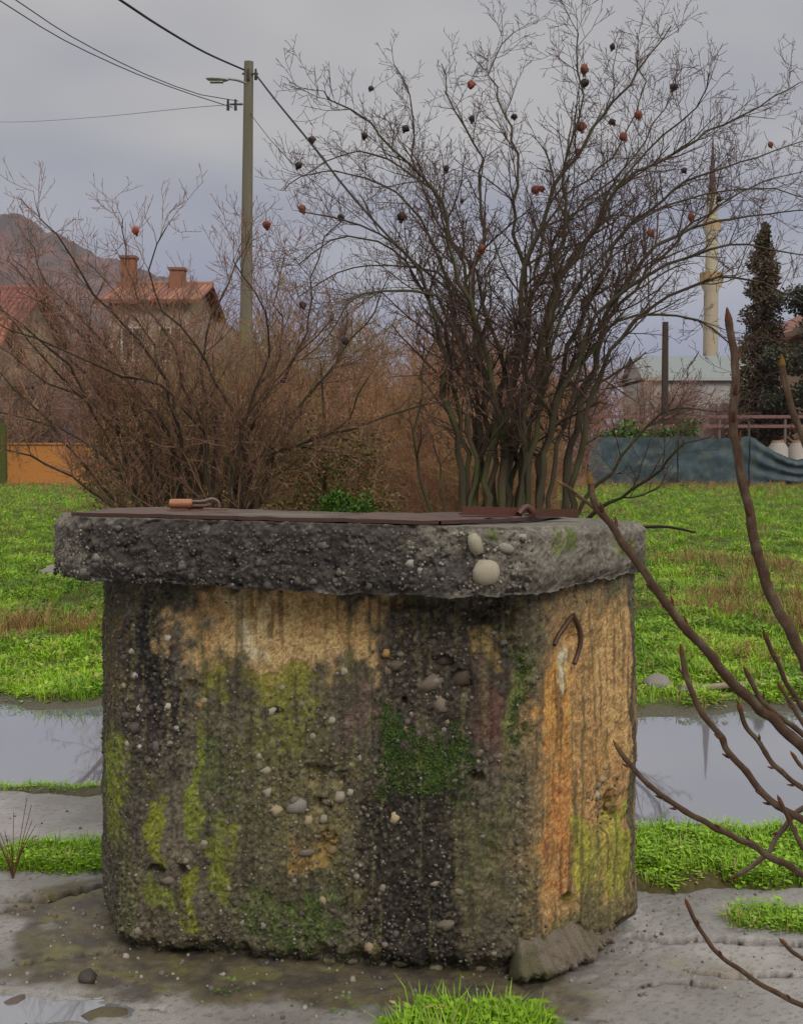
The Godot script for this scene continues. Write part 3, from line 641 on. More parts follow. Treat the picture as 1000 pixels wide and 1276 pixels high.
func tuft(rng: RandomNumberGenerator, blades: int, high: float, wide: float, spread: float, cols: Array) -> ArrayMesh:
	var a := Acc.new()
	for k in blades:
		var ang := rng.randf() * TAU
		var o := Vector3(cos(ang), 0, sin(ang))
		var foot := o * rng.randf() * spread * 0.5
		var h := high * rng.randf_range(0.55, 1.1)
		var bend := rng.randf_range(0.15, 0.9) * h
		var w := o.cross(Vector3.UP) * wide * rng.randf_range(0.7, 1.3)
		var m := foot + Vector3.UP * h * 0.6 + o * bend * 0.3
		var t := foot + Vector3.UP * h * rng.randf_range(0.75, 1.0) + o * bend
		var q: Color = cols[rng.randi() % cols.size()]
		a.quad(foot - w * 0.5, foot + w * 0.5, m + w * 0.42, m - w * 0.42, q)
		a.tri(m - w * 0.42, m + w * 0.42, t, q)
	return a.mesh()
func weed(rng: RandomNumberGenerator, leaves: int, high: float, size: float, spread: float, cols: Array) -> ArrayMesh:
	var a := Acc.new()
	for k in leaves:
		var ang := rng.randf() * TAU
		var o := Vector3(cos(ang), 0, sin(ang))
		var p := o * sqrt(rng.randf()) * spread + Vector3.UP * high * rng.randf()
		var l := size * rng.randf_range(0.6, 1.3)
		var u := (o.rotated(Vector3.UP, rng.randf_range(-1, 1)) + Vector3.UP * rng.randf_range(-0.2, 0.7)).normalized() * l
		var w := u.cross(Vector3.UP).normalized() * l * 0.32
		var up := Vector3.UP * l * 0.08
		var q: Color = cols[rng.randi() % cols.size()]
		a.quad(p, p + u * 0.45 + w + up, p + u, p + u * 0.45 - w + up, q)
	return a.mesh()

# ---------------------------------------------------------------- ground shape
var shore_n := noise(41, 0.9, 3)
var bump_n := noise(42, 0.7, 4)
var edge_n := noise(43, 2.2, 4)
const WATER = -0.012
func near_shore(x: float) -> float:
	return -lerpf(4.70, 4.17, smooth(-0.9, 0.7, x)) + shore_n.get_noise_2d(x * 1.4, 3.0) * 0.10
func far_shore(x: float) -> float:
	return -6.15 + shore_n.get_noise_2d(x, 40.0) * 0.35
func yard_edge(x: float) -> float:
	return -lerpf(4.60, 3.62, smooth(-0.6, 0.6, x)) + edge_n.get_noise_2d(x, 7.0) * 0.10
func ground_y(x: float, z: float) -> float:
	var y := bump_n.get_noise_2d(x, z) * 0.05 * smooth(6.2, 9.0, -z) + 0.012 * edge_n.get_noise_2d(x * 2.0, z * 2.0)
	var a := near_shore(x)
	var b := far_shore(x)
	var mid := minf(a - z, z - b)   # metres inside the band of water
	y += 0.012 - 0.075 * smooth(-0.12, 0.32, mid)
	y -= 0.09 * smooth(-0.05, 0.10, z - yard_edge(x))
	y += 0.02 * smooth(7.0, 20.0, -z)
	return y
const CRACKS = [   # cracks in the yard: depth, half width, line
	[0.045, 0.021, [Vector2(0.60, -3.24), Vector2(0.68, -3.20), Vector2(0.76, -3.22), Vector2(0.86, -3.19), Vector2(1.02, -3.19), Vector2(1.4, -3.12)]],
	[0.03, 0.014, [Vector2(0.70, -3.02), Vector2(0.82, -2.98), Vector2(0.90, -3.00), Vector2(1.1, -2.97)]],
	[0.02, 0.010, [Vector2(0.56, -2.92), Vector2(0.66, -2.96), Vector2(0.72, -2.93)]],
	[0.045, 0.026, [Vector2(-1.3, -3.45), Vector2(-1.06, -3.52), Vector2(-0.98, -3.50), Vector2(-0.90, -3.58), Vector2(-0.78, -3.66)]],
	[0.02, 0.012, [Vector2(-1.3, -3.36), Vector2(-1.08, -3.40), Vector2(-1.0, -3.44)]],
	[0.02, 0.012, [Vector2(-0.92, -3.06), Vector2(-0.84, -3.10), Vector2(-0.72, -3.14)]],
]
func seg_gap(p: Vector2, line: Array) -> float:
	var best := 9.0
	for k in line.size() - 1:
		best = minf(best, p.distance_to(Geometry2D.get_closest_point_to_segment(p, line[k], line[k + 1])))
	return best
func pool_mask(x: float, z: float) -> float:
	var d := Vector2((x + 0.93) / 0.36, (z + 2.815) / 0.085).length() + edge_n.get_noise_2d(x * 4.0, z * 6.0) * 0.45
	return 1.0 - smooth(0.7, 1.15, d)
func yard_y(x: float, z: float) -> float:
	var y := 0.003 * edge_n.get_noise_2d(x * 1.3 + 9.0, z * 1.3) + 0.0026 * fine_n.get_noise_2d(x, z) + 0.0012 * tiny_n.get_noise_2d(x, z)
	if absf(x) < 1.6 and z > -4.8 and z < -2.3:
		var p := Vector2(x + 0.022 * fine_n.get_noise_2d(x * 0.45 + 3.0, z * 0.45), z + 0.022 * fine_n.get_noise_2d(x * 0.45, z * 0.45 + 8.0))
		for c in CRACKS:
			var g: float = seg_gap(p, c[2])
			if g < 0.06:
				y -= c[0] * 1.3 * (1.0 - smooth(c[1] * 0.4, c[1] * 1.1, g + 0.003 * tiny_n.get_noise_2d(x, z)))
		y -= 0.018 * pool_mask(x, z)
		# the worn, gritty apron along the foot of the well
		var gr := 1.0 - smooth(0.10, 0.32, well_gap(x, z) + 0.10 * edge_n.get_noise_2d(x * 3.0, z * 3.0))
		y += gr * 0.005 * grit_n.get_noise_2d(x, z)
	y -= 0.14 * smooth(-0.02, 0.09, yard_edge(x) - z)
	return y
var fine_n := noise(44, 14.0, 3)
var tiny_n := noise(45, 60.0, 2)
var grit_n := noise(46, 28.0, 3)
func well_gap(x: float, z: float) -> float:
	var p := Vector2(x, z)
	var best := 9.0
	for k in 4:
		best = minf(best, p.distance_to(Geometry2D.get_closest_point_to_segment(p, WELL_PLAN[k], WELL_PLAN[k + 1])))
	return best
func line_steps(stops: Array) -> PackedFloat32Array:
	# stops: from, then pairs of (to, step)
	var out := PackedFloat32Array([stops[0]])
	for k in range(1, stops.size()):
		var a: float = out[out.size() - 1]
		var b: float = stops[k][0]
		var n := maxi(1, int(absf(b - a) / float(stops[k][1])))
		for j in n:
			out.append(lerpf(a, b, float(j + 1) / n))
	return out

func _ready() -> void:
	var rng := RandomNumberGenerator.new()
	rng.seed = 20

	# ---------------- camera, sky, sun, exposure
	var cam := Camera3D.new()
	cam.name = "camera"
	cam.fov = rad_to_deg(2.0 * atan(638.0 / 1600.0))
	cam.near = 0.05
	cam.far = 3000.0
	cam.position = Vector3(0, 1.25, 0)
	cam.rotation.x = -atan(80.0 / 1600.0)
	add_child(cam)
	var pano := Image.create(512, 256, false, Image.FORMAT_RGBF)
	var cloud := noise(3, 1.7, 4)
	for y in 256:
		var el := (0.5 - (y + 0.5) / 256.0) * PI
		for x in 512:
			var az := (x + 0.5) / 512.0 * TAU
			var d := Vector3(sin(az) * cos(el), sin(el), -cos(az) * cos(el))
			var up := maxf(d.y, 0.0)
			var w := cloud.get_noise_3d(d.x * 1.2, d.y * 4.5, d.z * 1.2)
			var t := smooth(0.04, 0.36, up + 0.16 * w)
			var q := Color(0.275, 0.295, 0.385).lerp(Color(0.418, 0.412, 0.406), t)
			var lift := 1.0 + 1.6 * smooth(0.2, 1.0, up) + 0.19 * w
			pano.set_pixel(x, y, Color(q.r * lift, q.g * lift, q.b * lift))
	var sm := PanoramaSkyMaterial.new()
	sm.panorama = ImageTexture.create_from_image(pano)
	var sky := Sky.new()
	sky.sky_material = sm
	var env := Environment.new()
	env.background_mode = Environment.BG_SKY
	env.sky = sky
	env.tonemap_mode = Environment.TONE_MAPPER_LINEAR
	env.tonemap_exposure = 1.1
	env.sdfgi_enabled = true
	env.ssao_enabled = true
	env.ssil_enabled = true
	env.fog_enabled = true
	env.fog_density = 0.00015
	env.fog_light_color = Color(0.70, 0.72, 0.78)
	var we := WorldEnvironment.new()
	we.name = "environment"
	we.environment = env
	add_child(we)
	var sun := DirectionalLight3D.new()
	sun.name = "sun"
	sun.light_energy = 0.5
	sun.light_color = Color(1.0, 0.97, 0.93)
	sun.light_angular_distance = 25.0
	sun.shadow_enabled = true
	sun.rotation_degrees = Vector3(-42, 22, 0)
	add_child(sun)

	var m_concrete := material(0.88, 7.0, 1.1)
	m_concrete.albedo_texture = texture("speckle", 15, 0.09, 0.42, 1.30, 4)
	m_concrete.normal_texture = relief("grit", 19, 0.10, 9.0, 4)
	var m_yard := material(0.5, 4.0, 0.45)
	m_yard.albedo_texture = texture("fine_speckle", 25, 0.12, 0.70, 1.16, 4)
	m_yard.normal_texture = tex["grit"]
	var m_soil := material(0.95, 3.0, 0.6)
	var m_stone := material(0.75, 20.0, 0.3)
	var m_bark := material(0.85, 12.0, 1.2)
	m_bark.albedo_texture = tex["speckle"]
	m_bark.normal_texture = tex["grit"]
	var m_twig := material(0.85)
	var m_grass := material(0.55)
	m_grass.backlight = Color(0.25, 0.35, 0.08)
	var m_leaf := material(0.6)
	m_leaf.backlight = Color(0.15, 0.2, 0.06)
	var m_rust := material(0.42, 12.0, 0.35)
	m_rust.metallic = 0.25
	var m_paint := material(0.7, 1.5, 0.15)
	var m_far := material(0.9, 0.4, 0.0)
	var m_water := StandardMaterial3D.new()
	m_water.albedo_color = Color(0.68, 0.685, 0.71)
	m_water.roughness = 0.03
	m_water.metallic = 0.68
	m_water.metallic_specular = 0.8
	m_water.normal_enabled = true
	m_water.normal_texture = relief("ripple", 77, 0.006, 1.2, 2)
	m_water.normal_scale = 0.02
	m_water.uv1_triplanar = true
	m_water.uv1_world_triplanar = true
	m_water.uv1_scale = Vector3.ONE * 0.6

	# ---------------- ground, yard, water, hill
	build_ground(m_soil)
	build_yard(m_yard)
	var pond := Acc.new()
	pond.quad(Vector3(-40, WATER, -3.9), Vector3(40, WATER, -3.9), Vector3(40, WATER, -6.8), Vector3(-40, WATER, -6.8), Color.WHITE)
	var po := part("puddle_water", pond.mesh(), m_water, self)
	tag(po, "long grey rain puddle mirroring the sky between the yard and the grass", "puddle", "", "structure")
	var pool := Acc.new()
	pool.quad(Vector3(-1.5, -0.0085, -2.60), Vector3(-0.45, -0.0085, -2.60), Vector3(-0.45, -0.0085, -3.02), Vector3(-1.5, -0.0085, -3.02), Color.WHITE)
	var p2 := part("puddle_water", pool.mesh(), m_water, self)
	tag(p2, "thin film of rainwater in a hollow of the concrete yard", "puddle", "", "structure")
	build_hill(m_far)
	print("setting done")

	# ---------------- the well
	build_well(m_concrete, m_stone, m_rust, m_leaf)
	print("well done")

	# ---------------- far buildings, fence, pole
	build_far(m_paint, m_rust, m_bark, m_leaf, m_twig, m_concrete)
	print("far done")

	# ---------------- trees and bushes
	build_trees(m_bark, m_twig, m_leaf)
	print("trees done")
	build_sapling(m_bark)
	build_grass(m_grass, m_stone, m_twig)
	print("grass done")

func build_ground(m: Material) -> void:
	var xs := line_steps([-420.0, [-60.0, 60.0], [-8.0, 1.5], [-2.4, 0.14], [2.4, 0.035], [8.0, 0.14], [60.0, 1.5], [420.0, 60.0]])
	var zs := line_steps([60.0, [0.0, 6.0], [-3.3, 0.3], [-6.9, 0.035], [-12.0, 0.15], [-60.0, 0.8], [-640.0, 40.0]])
	var patch := noise(50, 0.8, 4)
	var a := Acc.new()
	for z in zs:
		for x in xs:
			a.v.append(Vector3(x, ground_y(x, z), z))
			var q := srgb(92, 104, 42, 0.8)
			var t := smooth(-0.1, 0.35, patch.get_noise_2d(x, z))
			q = q.lerp(srgb(98, 84, 58, 0.8), t * 0.8)
			var mud := 1.0 - smooth(0.0, 0.22, minf(near_shore(x) - z, z - far_shore(x)) * -1.0)
			q = q.lerp(srgb(104, 98, 86, 0.8), mud * 0.9)
			if z < -36.0: q = q.lerp(srgb(112, 84, 58, 0.8), smooth(36.0, 39.0, -z + patch.get_noise_2d(x * 2.0, z) * 3.0))
			a.c.append(q)
	a.lattice(xs.size(), zs.size())
	var g := part("ground", a.mesh(), m, self)
	tag(g, "grassy waste ground reaching to the far fence", "ground", "", "structure")
func build_yard(m: Material) -> void:
	var xs := line_steps([-7.0, [-1.7, 0.15], [1.7, 0.0085], [7.0, 0.15]])
	var zs := line_steps([4.0, [-2.55, 0.2], [-4.95, 0.0085]])
	var tone := noise(51, 1.6, 4)
	var tone2 := noise(52, 9.0, 3)
	var spot := noise(53, 45.0, 2)
	var a := Acc.new()
	for z in zs:
		for x in xs:
			a.v.append(Vector3(x, yard_y(x, z), z))
			var q := srgb(154, 150, 146, 0.95)
			var w := tone.get_noise_2d(x, z)
			q = q.lerp(srgb(134, 130, 124, 0.92), smooth(-0.1, 0.35, w) * 0.8)
			q = q.lerp(srgb(186, 181, 176, 1.0), smooth(0.1, 0.5, -w) * 0.5)
			q = q.lerp(srgb(96, 90, 84, 0.9), smooth(0.25, 0.6, spot.get_noise_2d(x, z)) * 0.6)
			if absf(x) < 1.7 and z > -4.9 and z < -2.3:
				var gap := well_gap(x, z) + 0.16 * tone.get_noise_2d(x * 2.0 + 5.0, z * 2.0) + 0.07 * tone2.get_noise_2d(x, z)
				var dirt := (1.0 - smooth(0.18, 0.30, gap)) * smooth(0.55, 0.30, x + 0.1 * tone2.get_noise_2d(x, z))
				var dc := srgb(96, 84, 52, 0.9).lerp(srgb(66, 58, 42, 0.9), smooth(-0.1, 0.3, tone2.get_noise_2d(x + 2.0, z)))
				dc = dc.lerp(srgb(112, 108, 44, 0.9), smooth(0.2, 0.4, tone2.get_noise_2d(x * 0.7, z * 0.7 + 4.0)) * 0.8)
				q = q.lerp(dc, dirt * 0.82)
				var wp := Vector2(x + 0.022 * fine_n.get_noise_2d(x * 0.45 + 3.0, z * 0.45), z + 0.022 * fine_n.get_noise_2d(x * 0.45, z * 0.45 + 8.0))
				for c in CRACKS:
					if seg_gap(wp, c[2]) < c[1] * 0.8 + 0.003 * tiny_n.get_noise_2d(x, z): q = srgb(74, 66, 52, 0.6)
				var grit := 1.0 - smooth(0.3, 0.9, Vector2((x - 0.72) / 0.22, (z + 3.02) / 0.14).length())
				q = q.lerp(srgb(150, 138, 110, 0.9), grit * 0.5 * smooth(-0.2, 0.2, tone2.get_noise_2d(x, z)))
			a.c.append(q)
	a.lattice(xs.size(), zs.size())
	var g := part("yard_pavement", a.mesh(), m, self)
	tag(g, "cracked wet grey concrete yard round the well", "pavement", "", "structure")
func build_hill(m: Material) -> void:
	var a := Acc.new()
	var hn := noise(60, 0.010, 4)
	var tn := noise(61, 0.09, 3)
	var nu := 300
	var nv := 90
	for y in nv:
		var v := float(y) / (nv - 1)
		for x in nu:
			var u := float(x) / (nu - 1)
			var px := lerpf(-430.0, 60.0, u)
			var rise := 97.0 * (1.0 - smooth(-180.0, 60.0, px)) * smooth(-520.0, -240.0, px)
			var pz := -360.0 - 190.0 * v
			var h := rise * sin(v * PI * 0.55) * (1.0 + 0.2 * hn.get_noise_2d(px, pz)) + 1.5 * tn.get_noise_2d(px, pz) + 1.2 * tn.get_noise_2d(px * 4.0, pz * 4.0) - 6.0
			a.v.append(Vector3(px, h, pz))
			a.c.append(srgb(124, 100, 98, 0.9).lerp(srgb(98, 92, 92, 0.9), smooth(-0.2, 0.3, tn.get_noise_2d(px * 0.6, pz * 0.6))))
	a.lattice(nu, nv)
	var o := part("hill", a.mesh(), m, self)
	tag(o, "wooded brown hill far behind the red roofs", "hill", "", "structure")

# ---------------------------------------------------------------- the well
func pebble_mesh(s: int, rough := 0.62) -> ArrayMesh:
	var src := SphereMesh.new()
	src.radius = 1.0
	src.height = 2.0
	src.radial_segments = 9
	src.rings = 4
	var arr := src.get_mesh_arrays()
	var pts: PackedVector3Array = arr[Mesh.ARRAY_VERTEX]
	var nn := noise(s, 0.7, 2)
	for k in pts.size():
		pts[k] *= 1.0 + rough * nn.get_noise_3dv(pts[k])
	arr[Mesh.ARRAY_VERTEX] = pts
	var st := SurfaceTool.new()
	st.create_from_arrays(arr)
	var cc := PackedColorArray()
	cc.resize(pts.size())
	cc.fill(Color.WHITE)
	var out := []
	out.resize(Mesh.ARRAY_MAX)
	out[Mesh.ARRAY_VERTEX] = pts
	out[Mesh.ARRAY_NORMAL] = arr[Mesh.ARRAY_NORMAL]
	out[Mesh.ARRAY_INDEX] = arr[Mesh.ARRAY_INDEX]
	out[Mesh.ARRAY_COLOR] = cc
	var mesh := ArrayMesh.new()
	mesh.add_surface_from_arrays(Mesh.PRIMITIVE_TRIANGLES, out)
	return mesh
var w_edge := noise(70, 22.0, 3)
var w_lump := noise(71, 5.0, 3)
var w_mid := noise(72, 26.0, 3)
var w_fine := noise(73, 90.0, 2)
var w_cell := noise(74, 84.0, 1, FastNoiseLite.TYPE_CELLULAR)
var w_cellv := noise(74, 84.0, 1, FastNoiseLite.TYPE_CELLULAR)
var w_tone := noise(75, 9.0, 3)
func aggregate_at(s: float, h: float, e: float) -> float:
	var g := 0.72
	for b in WELL_AGGREGATE:
		var du: float = absf(s - b[0]) / b[2]
		var dv: float = absf(h - b[1]) / b[3]
		if du > 1.5 or dv > 1.5: continue
		var d := maxf(du, dv) * 0.6 + 0.4 * sqrt(du * du + dv * dv) + e * 0.4
		g = lerpf(g, b[4], 1.0 - smooth(0.8, 1.1, d))
	return g
func hole_at(s: float, h: float, e: float) -> float:
	var y := 0.0
	for b in WELL_HOLES:
		var du: float = absf(s - b[0]) / b[2]
		var dv: float = absf(h - b[1]) / b[3]
		if du > 1.6 or dv > 1.6: continue
		y = maxf(y, b[4] * (1.0 - smooth(0.5, 1.15, sqrt(du * du + dv * dv) + e * 0.5)))
	return y
var well_cols := []
var well_cum: PackedFloat32Array
func well_push(s: float, h: float, p: Vector3, g: float, e: float) -> float:
	var cell := w_cell.get_noise_3dv(p)          # -1 at a pebble's middle
	var bump := clampf(-cell * 1.3 - 0.35, 0.0, 0.9)
	var d := 0.010 * w_lump.get_noise_3dv(p) + 0.0035 * w_mid.get_noise_3dv(p) + 0.0026 * w_fine.get_noise_3dv(p)
	d += (bump - 0.4) * 0.0042 * g * (0.5 + smooth(-0.3, 0.3, w_tone.get_noise_3dv(p * 1.9))) + 0.006 * g * w_mid.get_noise_3dv(p * 1.7)
	d -= hole_at(s, h, e)
	d += 0.012 * (1.0 - h / 0.9)
	d -= 0.045 * smooth(0.055, 0.0, h + 0.03 * w_mid.get_noise_3d(p.x * 0.5, 4.0, p.z * 0.5))
	return d
func well_point(s: float, h: float) -> Array:
	# a spot on the wall's skin and the way it faces
	var q := rounded(WELL_PLAN, well_cum, s, 0.05)
	var t := (rounded(WELL_PLAN, well_cum, s + 0.02, 0.05) - rounded(WELL_PLAN, well_cum, s - 0.02, 0.05)).normalized()
	var nn := Vector3(-t.y, 0, t.x)
	var p := Vector3(q.x, h, q.y)
	var e := w_edge.get_noise_3dv(p)
	return [p + nn * well_push(s, h, p, aggregate_at(s, h, e), e), nn]
func build_well(m: Material, m_stone: Material, m_rust: Material, m_leaf: Material) -> void:
	w_cell.cellular_return_type = FastNoiseLite.RETURN_DISTANCE
	w_cellv.cellular_return_type = FastNoiseLite.RETURN_CELL_VALUE
	var well := thing("concrete_well", "old square concrete well head with thick cap, mossy and stained, gravel showing", "well", Vector3(-0.1, 0, -3.4))
	var off := -well.position
	var cl := columns(WELL_PLAN, 1.80, 0.0034, 0.02)
	well_cum = cl[0]
	var ss: Array = cl[1]
	var hs := line_steps([-0.03, [0.95, 0.0036]])
	var a := Acc.new()
	var vr := RandomNumberGenerator.new()
	vr.seed = 3
	var base_q := PackedVector2Array()
	var base_n := PackedVector2Array()
	for s in ss:
		base_q.append(rounded(WELL_PLAN, well_cum, s, 0.05))
		var t := (rounded(WELL_PLAN, well_cum, s + 0.02, 0.05) - rounded(WELL_PLAN, well_cum, s - 0.02, 0.05)).normalized()
		base_n.append(Vector2(-t.y, t.x))
	for h in hs:
		for k in ss.size():
			var s: float = ss[k]
			var p := Vector3(base_q[k].x, h, base_q[k].y)
			var e := w_edge.get_noise_3dv(p)
			var g := aggregate_at(s, h, e)
			var d := well_push(s, h, p, g, e)
			a.v.append(p + Vector3(base_n[k].x, 0, base_n[k].y) * d + off)
			# colour of the matter there
			var q := Color(0.125, 0.107, 0.074)
			var tone := w_tone.get_noise_3dv(p)
			q = q * (1.0 + 0.5 * tone)
			var mid_n := w_mid.get_noise_3dv(p)
			var fine_v := w_fine.get_noise_3dv(p)
			var sw := s + 0.045 * w_lump.get_noise_3d(p.x * 1.3, p.y * 1.0, p.z * 1.3 + 7.0) + 0.006 * mid_n
			var hw := h + 0.10 * w_lump.get_noise_3d(p.x * 1.8 + 5.0, p.y * 1.0, p.z * 1.8) + 0.008 * mid_n
			var rag := e * 0.9 + tone * 0.8 + mid_n * 0.5 + fine_v * 0.6
			for b in WELL_STAINS:
				var du: float = absf(sw - b[0]) / b[2]
				var dv: float = absf(hw - b[1]) / b[3]
				if du > 1.6 or dv > 1.6: continue
				var dd := maxf(du, dv) * 0.3 + 0.7 * sqrt(du * du + dv * dv) + rag * float(b[8])
				var cv: float = b[7] * (1.0 - smooth(0.74, 1.18, dd))
				if cv > 0.0:
					q = q.lerp(Color(b[4], b[5], b[6]), cv)
			# dirt that ran down the face in streaks
			var run_n := w_tone.get_noise_3d(p.x * 4.5, p.y * 0.35, p.z * 4.5)
			q = q.lerp(Color(0.055, 0.048, 0.036), 0.6 * smooth(0.16, 0.34, run_n + 0.2 * fine_v + 0.15 * mid_n))
			q = q.lerp(Color(0.20, 0.19, 0.07), 0.45 * smooth(0.22, 0.36, w_tone.get_noise_3d(p.x * 4.0 + 9.0, p.y * 0.3, p.z * 4.0) + 0.2 * fine_v))
			# gravel grains and grit
			var cell := w_cell.get_noise_3dv(p)
			var inside := smooth(-0.45, -0.62, cell)
			var cv2 := w_cellv.get_noise_3dv(p)
			var pc := Color(0.10, 0.085, 0.065).lerp(Color(0.40, 0.35, 0.26), smooth(-0.2, 1.0, cv2))
			q = q.lerp(pc.lerp(q * 1.35, 0.6), inside * g * 0.6)
			q = q * (1.0 + 0.6 * fine_v + 0.45 * w_mid.get_noise_3dv(p * 1.3))
			q = q * 1.08 * vr.randf_range(0.70, 1.30)
			a.c.append(Color(clampf(q.r, 0.01, 0.8), clampf(q.g, 0.01, 0.8), clampf(q.b, 0.008, 0.8)))
	a.lattice(ss.size(), hs.size())
	var wall := part("wall", a.mesh(), m, well)
	wall.set_meta("label", "stained wall with ochre, black and moss green patches")
	print("wall mesh")

	# ---- pebbles: the largest as pieces of their own, the small ones together
	var rng := RandomNumberGenerator.new()
	rng.seed = 7
	var peb := []
	for k in 5: peb.append(pebble_mesh(200 + k))
	var tints := {}
	var count := 0
	for b in WELL_PEBBLES:
		put_pebble(wall, peb[rng.randi() % 5], b[0], b[1], b[2], b[3], Color(b[4], b[5], b[6]), b[7], rng, off, tints, m_stone)
		count += 1
	while count < 190:
		var s := rng.randf_range(0.30, 1.76)
		var h := rng.randf_range(0.0, 0.90)
		var pt := well_point(s, h)
		if rng.randf() > aggregate_at(s, h, 0.0) - 0.3: continue
		var r := rng.randf_range(0.0045, 0.0085)
		var tc := rng.randf()
		put_pebble(wall, peb[rng.randi() % 5], s, h, r * rng.randf_range(0.9, 1.4), r, Color(0.10, 0.09, 0.07).lerp(Color(0.34, 0.31, 0.25), tc * tc), rng.randf_range(-0.6, 0.6), rng, off, tints, m_stone)
		count += 1
	var xfs := []
	var cols := PackedColorArray()
	while xfs.size() < 2600:
		var s := rng.randf_range(0.0, 1.78)
		var h := rng.randf_range(-0.01, 0.91)
		var ag := aggregate_at(s, h, 0.0)
		if rng.randf() > ag * ag: continue
		var pt := well_point(s, h)
		var r := rng.randf_range(0.0014, 0.0044)
		var bs := Basis.from_euler(Vector3(rng.randf() * TAU, rng.randf() * TAU, rng.randf() * TAU)).scaled(Vector3(1, 1, 1) * r)
		xfs.append(Transform3D(bs, pt[0] + off - pt[1] * r * 0.1))
		var tc := rng.randf()
		cols.append(Color(0.10, 0.085, 0.065).lerp(Color(0.36, 0.32, 0.25), tc * tc * tc * tc))
	copies("gravel", peb[0], m_stone, xfs, cols, wall)

	# ---- moss cushions
	var mrng := RandomNumberGenerator.new()
	mrng.seed = 17
	var moss := weed(mrng, 10, 0.004, 0.005, 0.006, [Color.WHITE, Color(0.7, 0.8, 0.7)])
	xfs = []
	cols = PackedColorArray()
	for b in WELL_MOSS:
		for k in int(b[4]):
			var s: float = b[0] + mrng.randf_range(-1.25, 1.25) * b[2]
			var h: float = b[1] + mrng.randf_range(-1.25, 1.25) * b[3]
			if h < 0.02 or h > 0.88: continue
			if w_edge.get_noise_2d(s * 0.8, h * 0.8) < -0.05 + 0.5 * (Vector2((s - b[0]) / b[2], (h - b[1]) / b[3]).length() - 0.7): continue
			var pt := well_point(s, h)
			var bs := Basis(Quaternion(Vector3.UP, (pt[1] as Vector3).normalized())) * Basis(Vector3.UP, mrng.randf() * TAU)
			xfs.append(Transform3D(bs.scaled(Vector3.ONE * mrng.randf_range(0.6, 1.3)), pt[0] + off))
			cols.append(Color(0.035, 0.055, 0.012).lerp(Color(0.11, 0.16, 0.025), pow(mrng.randf(), 1.5)))
	var mo := copies("moss", moss, m_leaf, xfs, cols, wall)
	mo.set_meta("label", "dark green moss cushions in the rough corner")

	# ---- cap
	var cap := build_cap(well, off, m, m_stone, peb, rng)

	# ---- broken render at the foot of the corner
	var f := Acc.new()
	var n0: float = well_cum[2]
	var prof := [[0.150, -0.012], [0.135, 0.012], [0.10, 0.028], [0.06, 0.046], [0.022, 0.062], [0.010, 0.058], [0.004, 0.03], [0.0, -0.02]]
	var fu := 120
	var rows := []
	for j in prof.size() - 1:
		for k in 5:
			rows.append([lerpf(prof[j][0], prof[j + 1][0], k / 5.0), lerpf(prof[j][1], prof[j + 1][1], k / 5.0)])
	rows.append(prof[prof.size() - 1])
	prof = rows
	for j in prof.size():
		var pr: Array = prof[prof.size() - 1 - j]
		for k in fu:
			var u := float(k) / (fu - 1)
			var s := n0 - 0.045 + 0.36 * u
			var q := rounded(WELL_PLAN, well_cum, s, 0.05)
			var t := (rounded(WELL_PLAN, well_cum, s + 0.02, 0.05) - rounded(WELL_PLAN, well_cum, s - 0.02, 0.05)).normalized()
			var p := Vector3(q.x, pr[0], q.y)
			var jag := w_mid.get_noise_2d(s * 0.9, 11.0)
			var top := lerpf(1.0, 0.35, smooth(0.45, 1.0, u)) * smooth(0.0, 0.12, u) + 0.25 * jag
			p.y = pr[0] * 0.72 * maxf(top, 0.05) + ((0.014 + 0.02 * w_mid.get_noise_2d(s * 1.6, 3.0)) * smooth(0.0, 12.0, j) * smooth(28.0, 14.0, j)) + 0.004 * w_mid.get_noise_3dv(p)
			var outw: float = (pr[1] + 0.006) * (lerpf(1.0, 0.3, smooth(0.5, 1.0, u)) + 0.35 * jag) * smooth(0.0, 0.10, u) + 0.007 * w_mid.get_noise_3dv(p * 0.9) + 0.002 * w_fine.get_noise_3dv(p) + 0.006 * absf(w_mid.get_noise_2d(s * 0.5 + p.y * 0.7, 33.0))
			f.v.append(p + Vector3(-t.y, 0, t.x) * outw + off)
			var w := w_tone.get_noise_3dv(p)
			f.c.append(srgb(118, 108, 94, 1.3).lerp(srgb(96, 92, 68, 1.3), smooth(0.0, 0.4, w)))
	f.lattice(fu, prof.size())
	var br := part("broken_render", f.mesh(), m, well)
	br.set_meta("label", "broken grey slab of render at the foot of the corner")

	# ---- bent wire stubs in the ochre face
	for line in [[[0.31, 0.845], [0.285, 0.83], [0.255, 0.805], [0.232, 0.785]], [[0.315, 0.85], [0.345, 0.815], [0.352, 0.78], [0.338, 0.745], [0.325, 0.73]]]:
		var pts := []
		for q in line:
			var pt := well_point(n0 + (q[0] - 0.13) * 0.9, q[1])
			pts.append(pt[0] + pt[1] * 0.006 + off)
		var w := Acc.new()
		w.tube(spline(pts, 0.01), 0.006, 0.0055, 7, srgb(92, 72, 60, 0.9))
		part("wire", w.mesh(), m_rust, well)

	build_lid(well, off, m_rust)

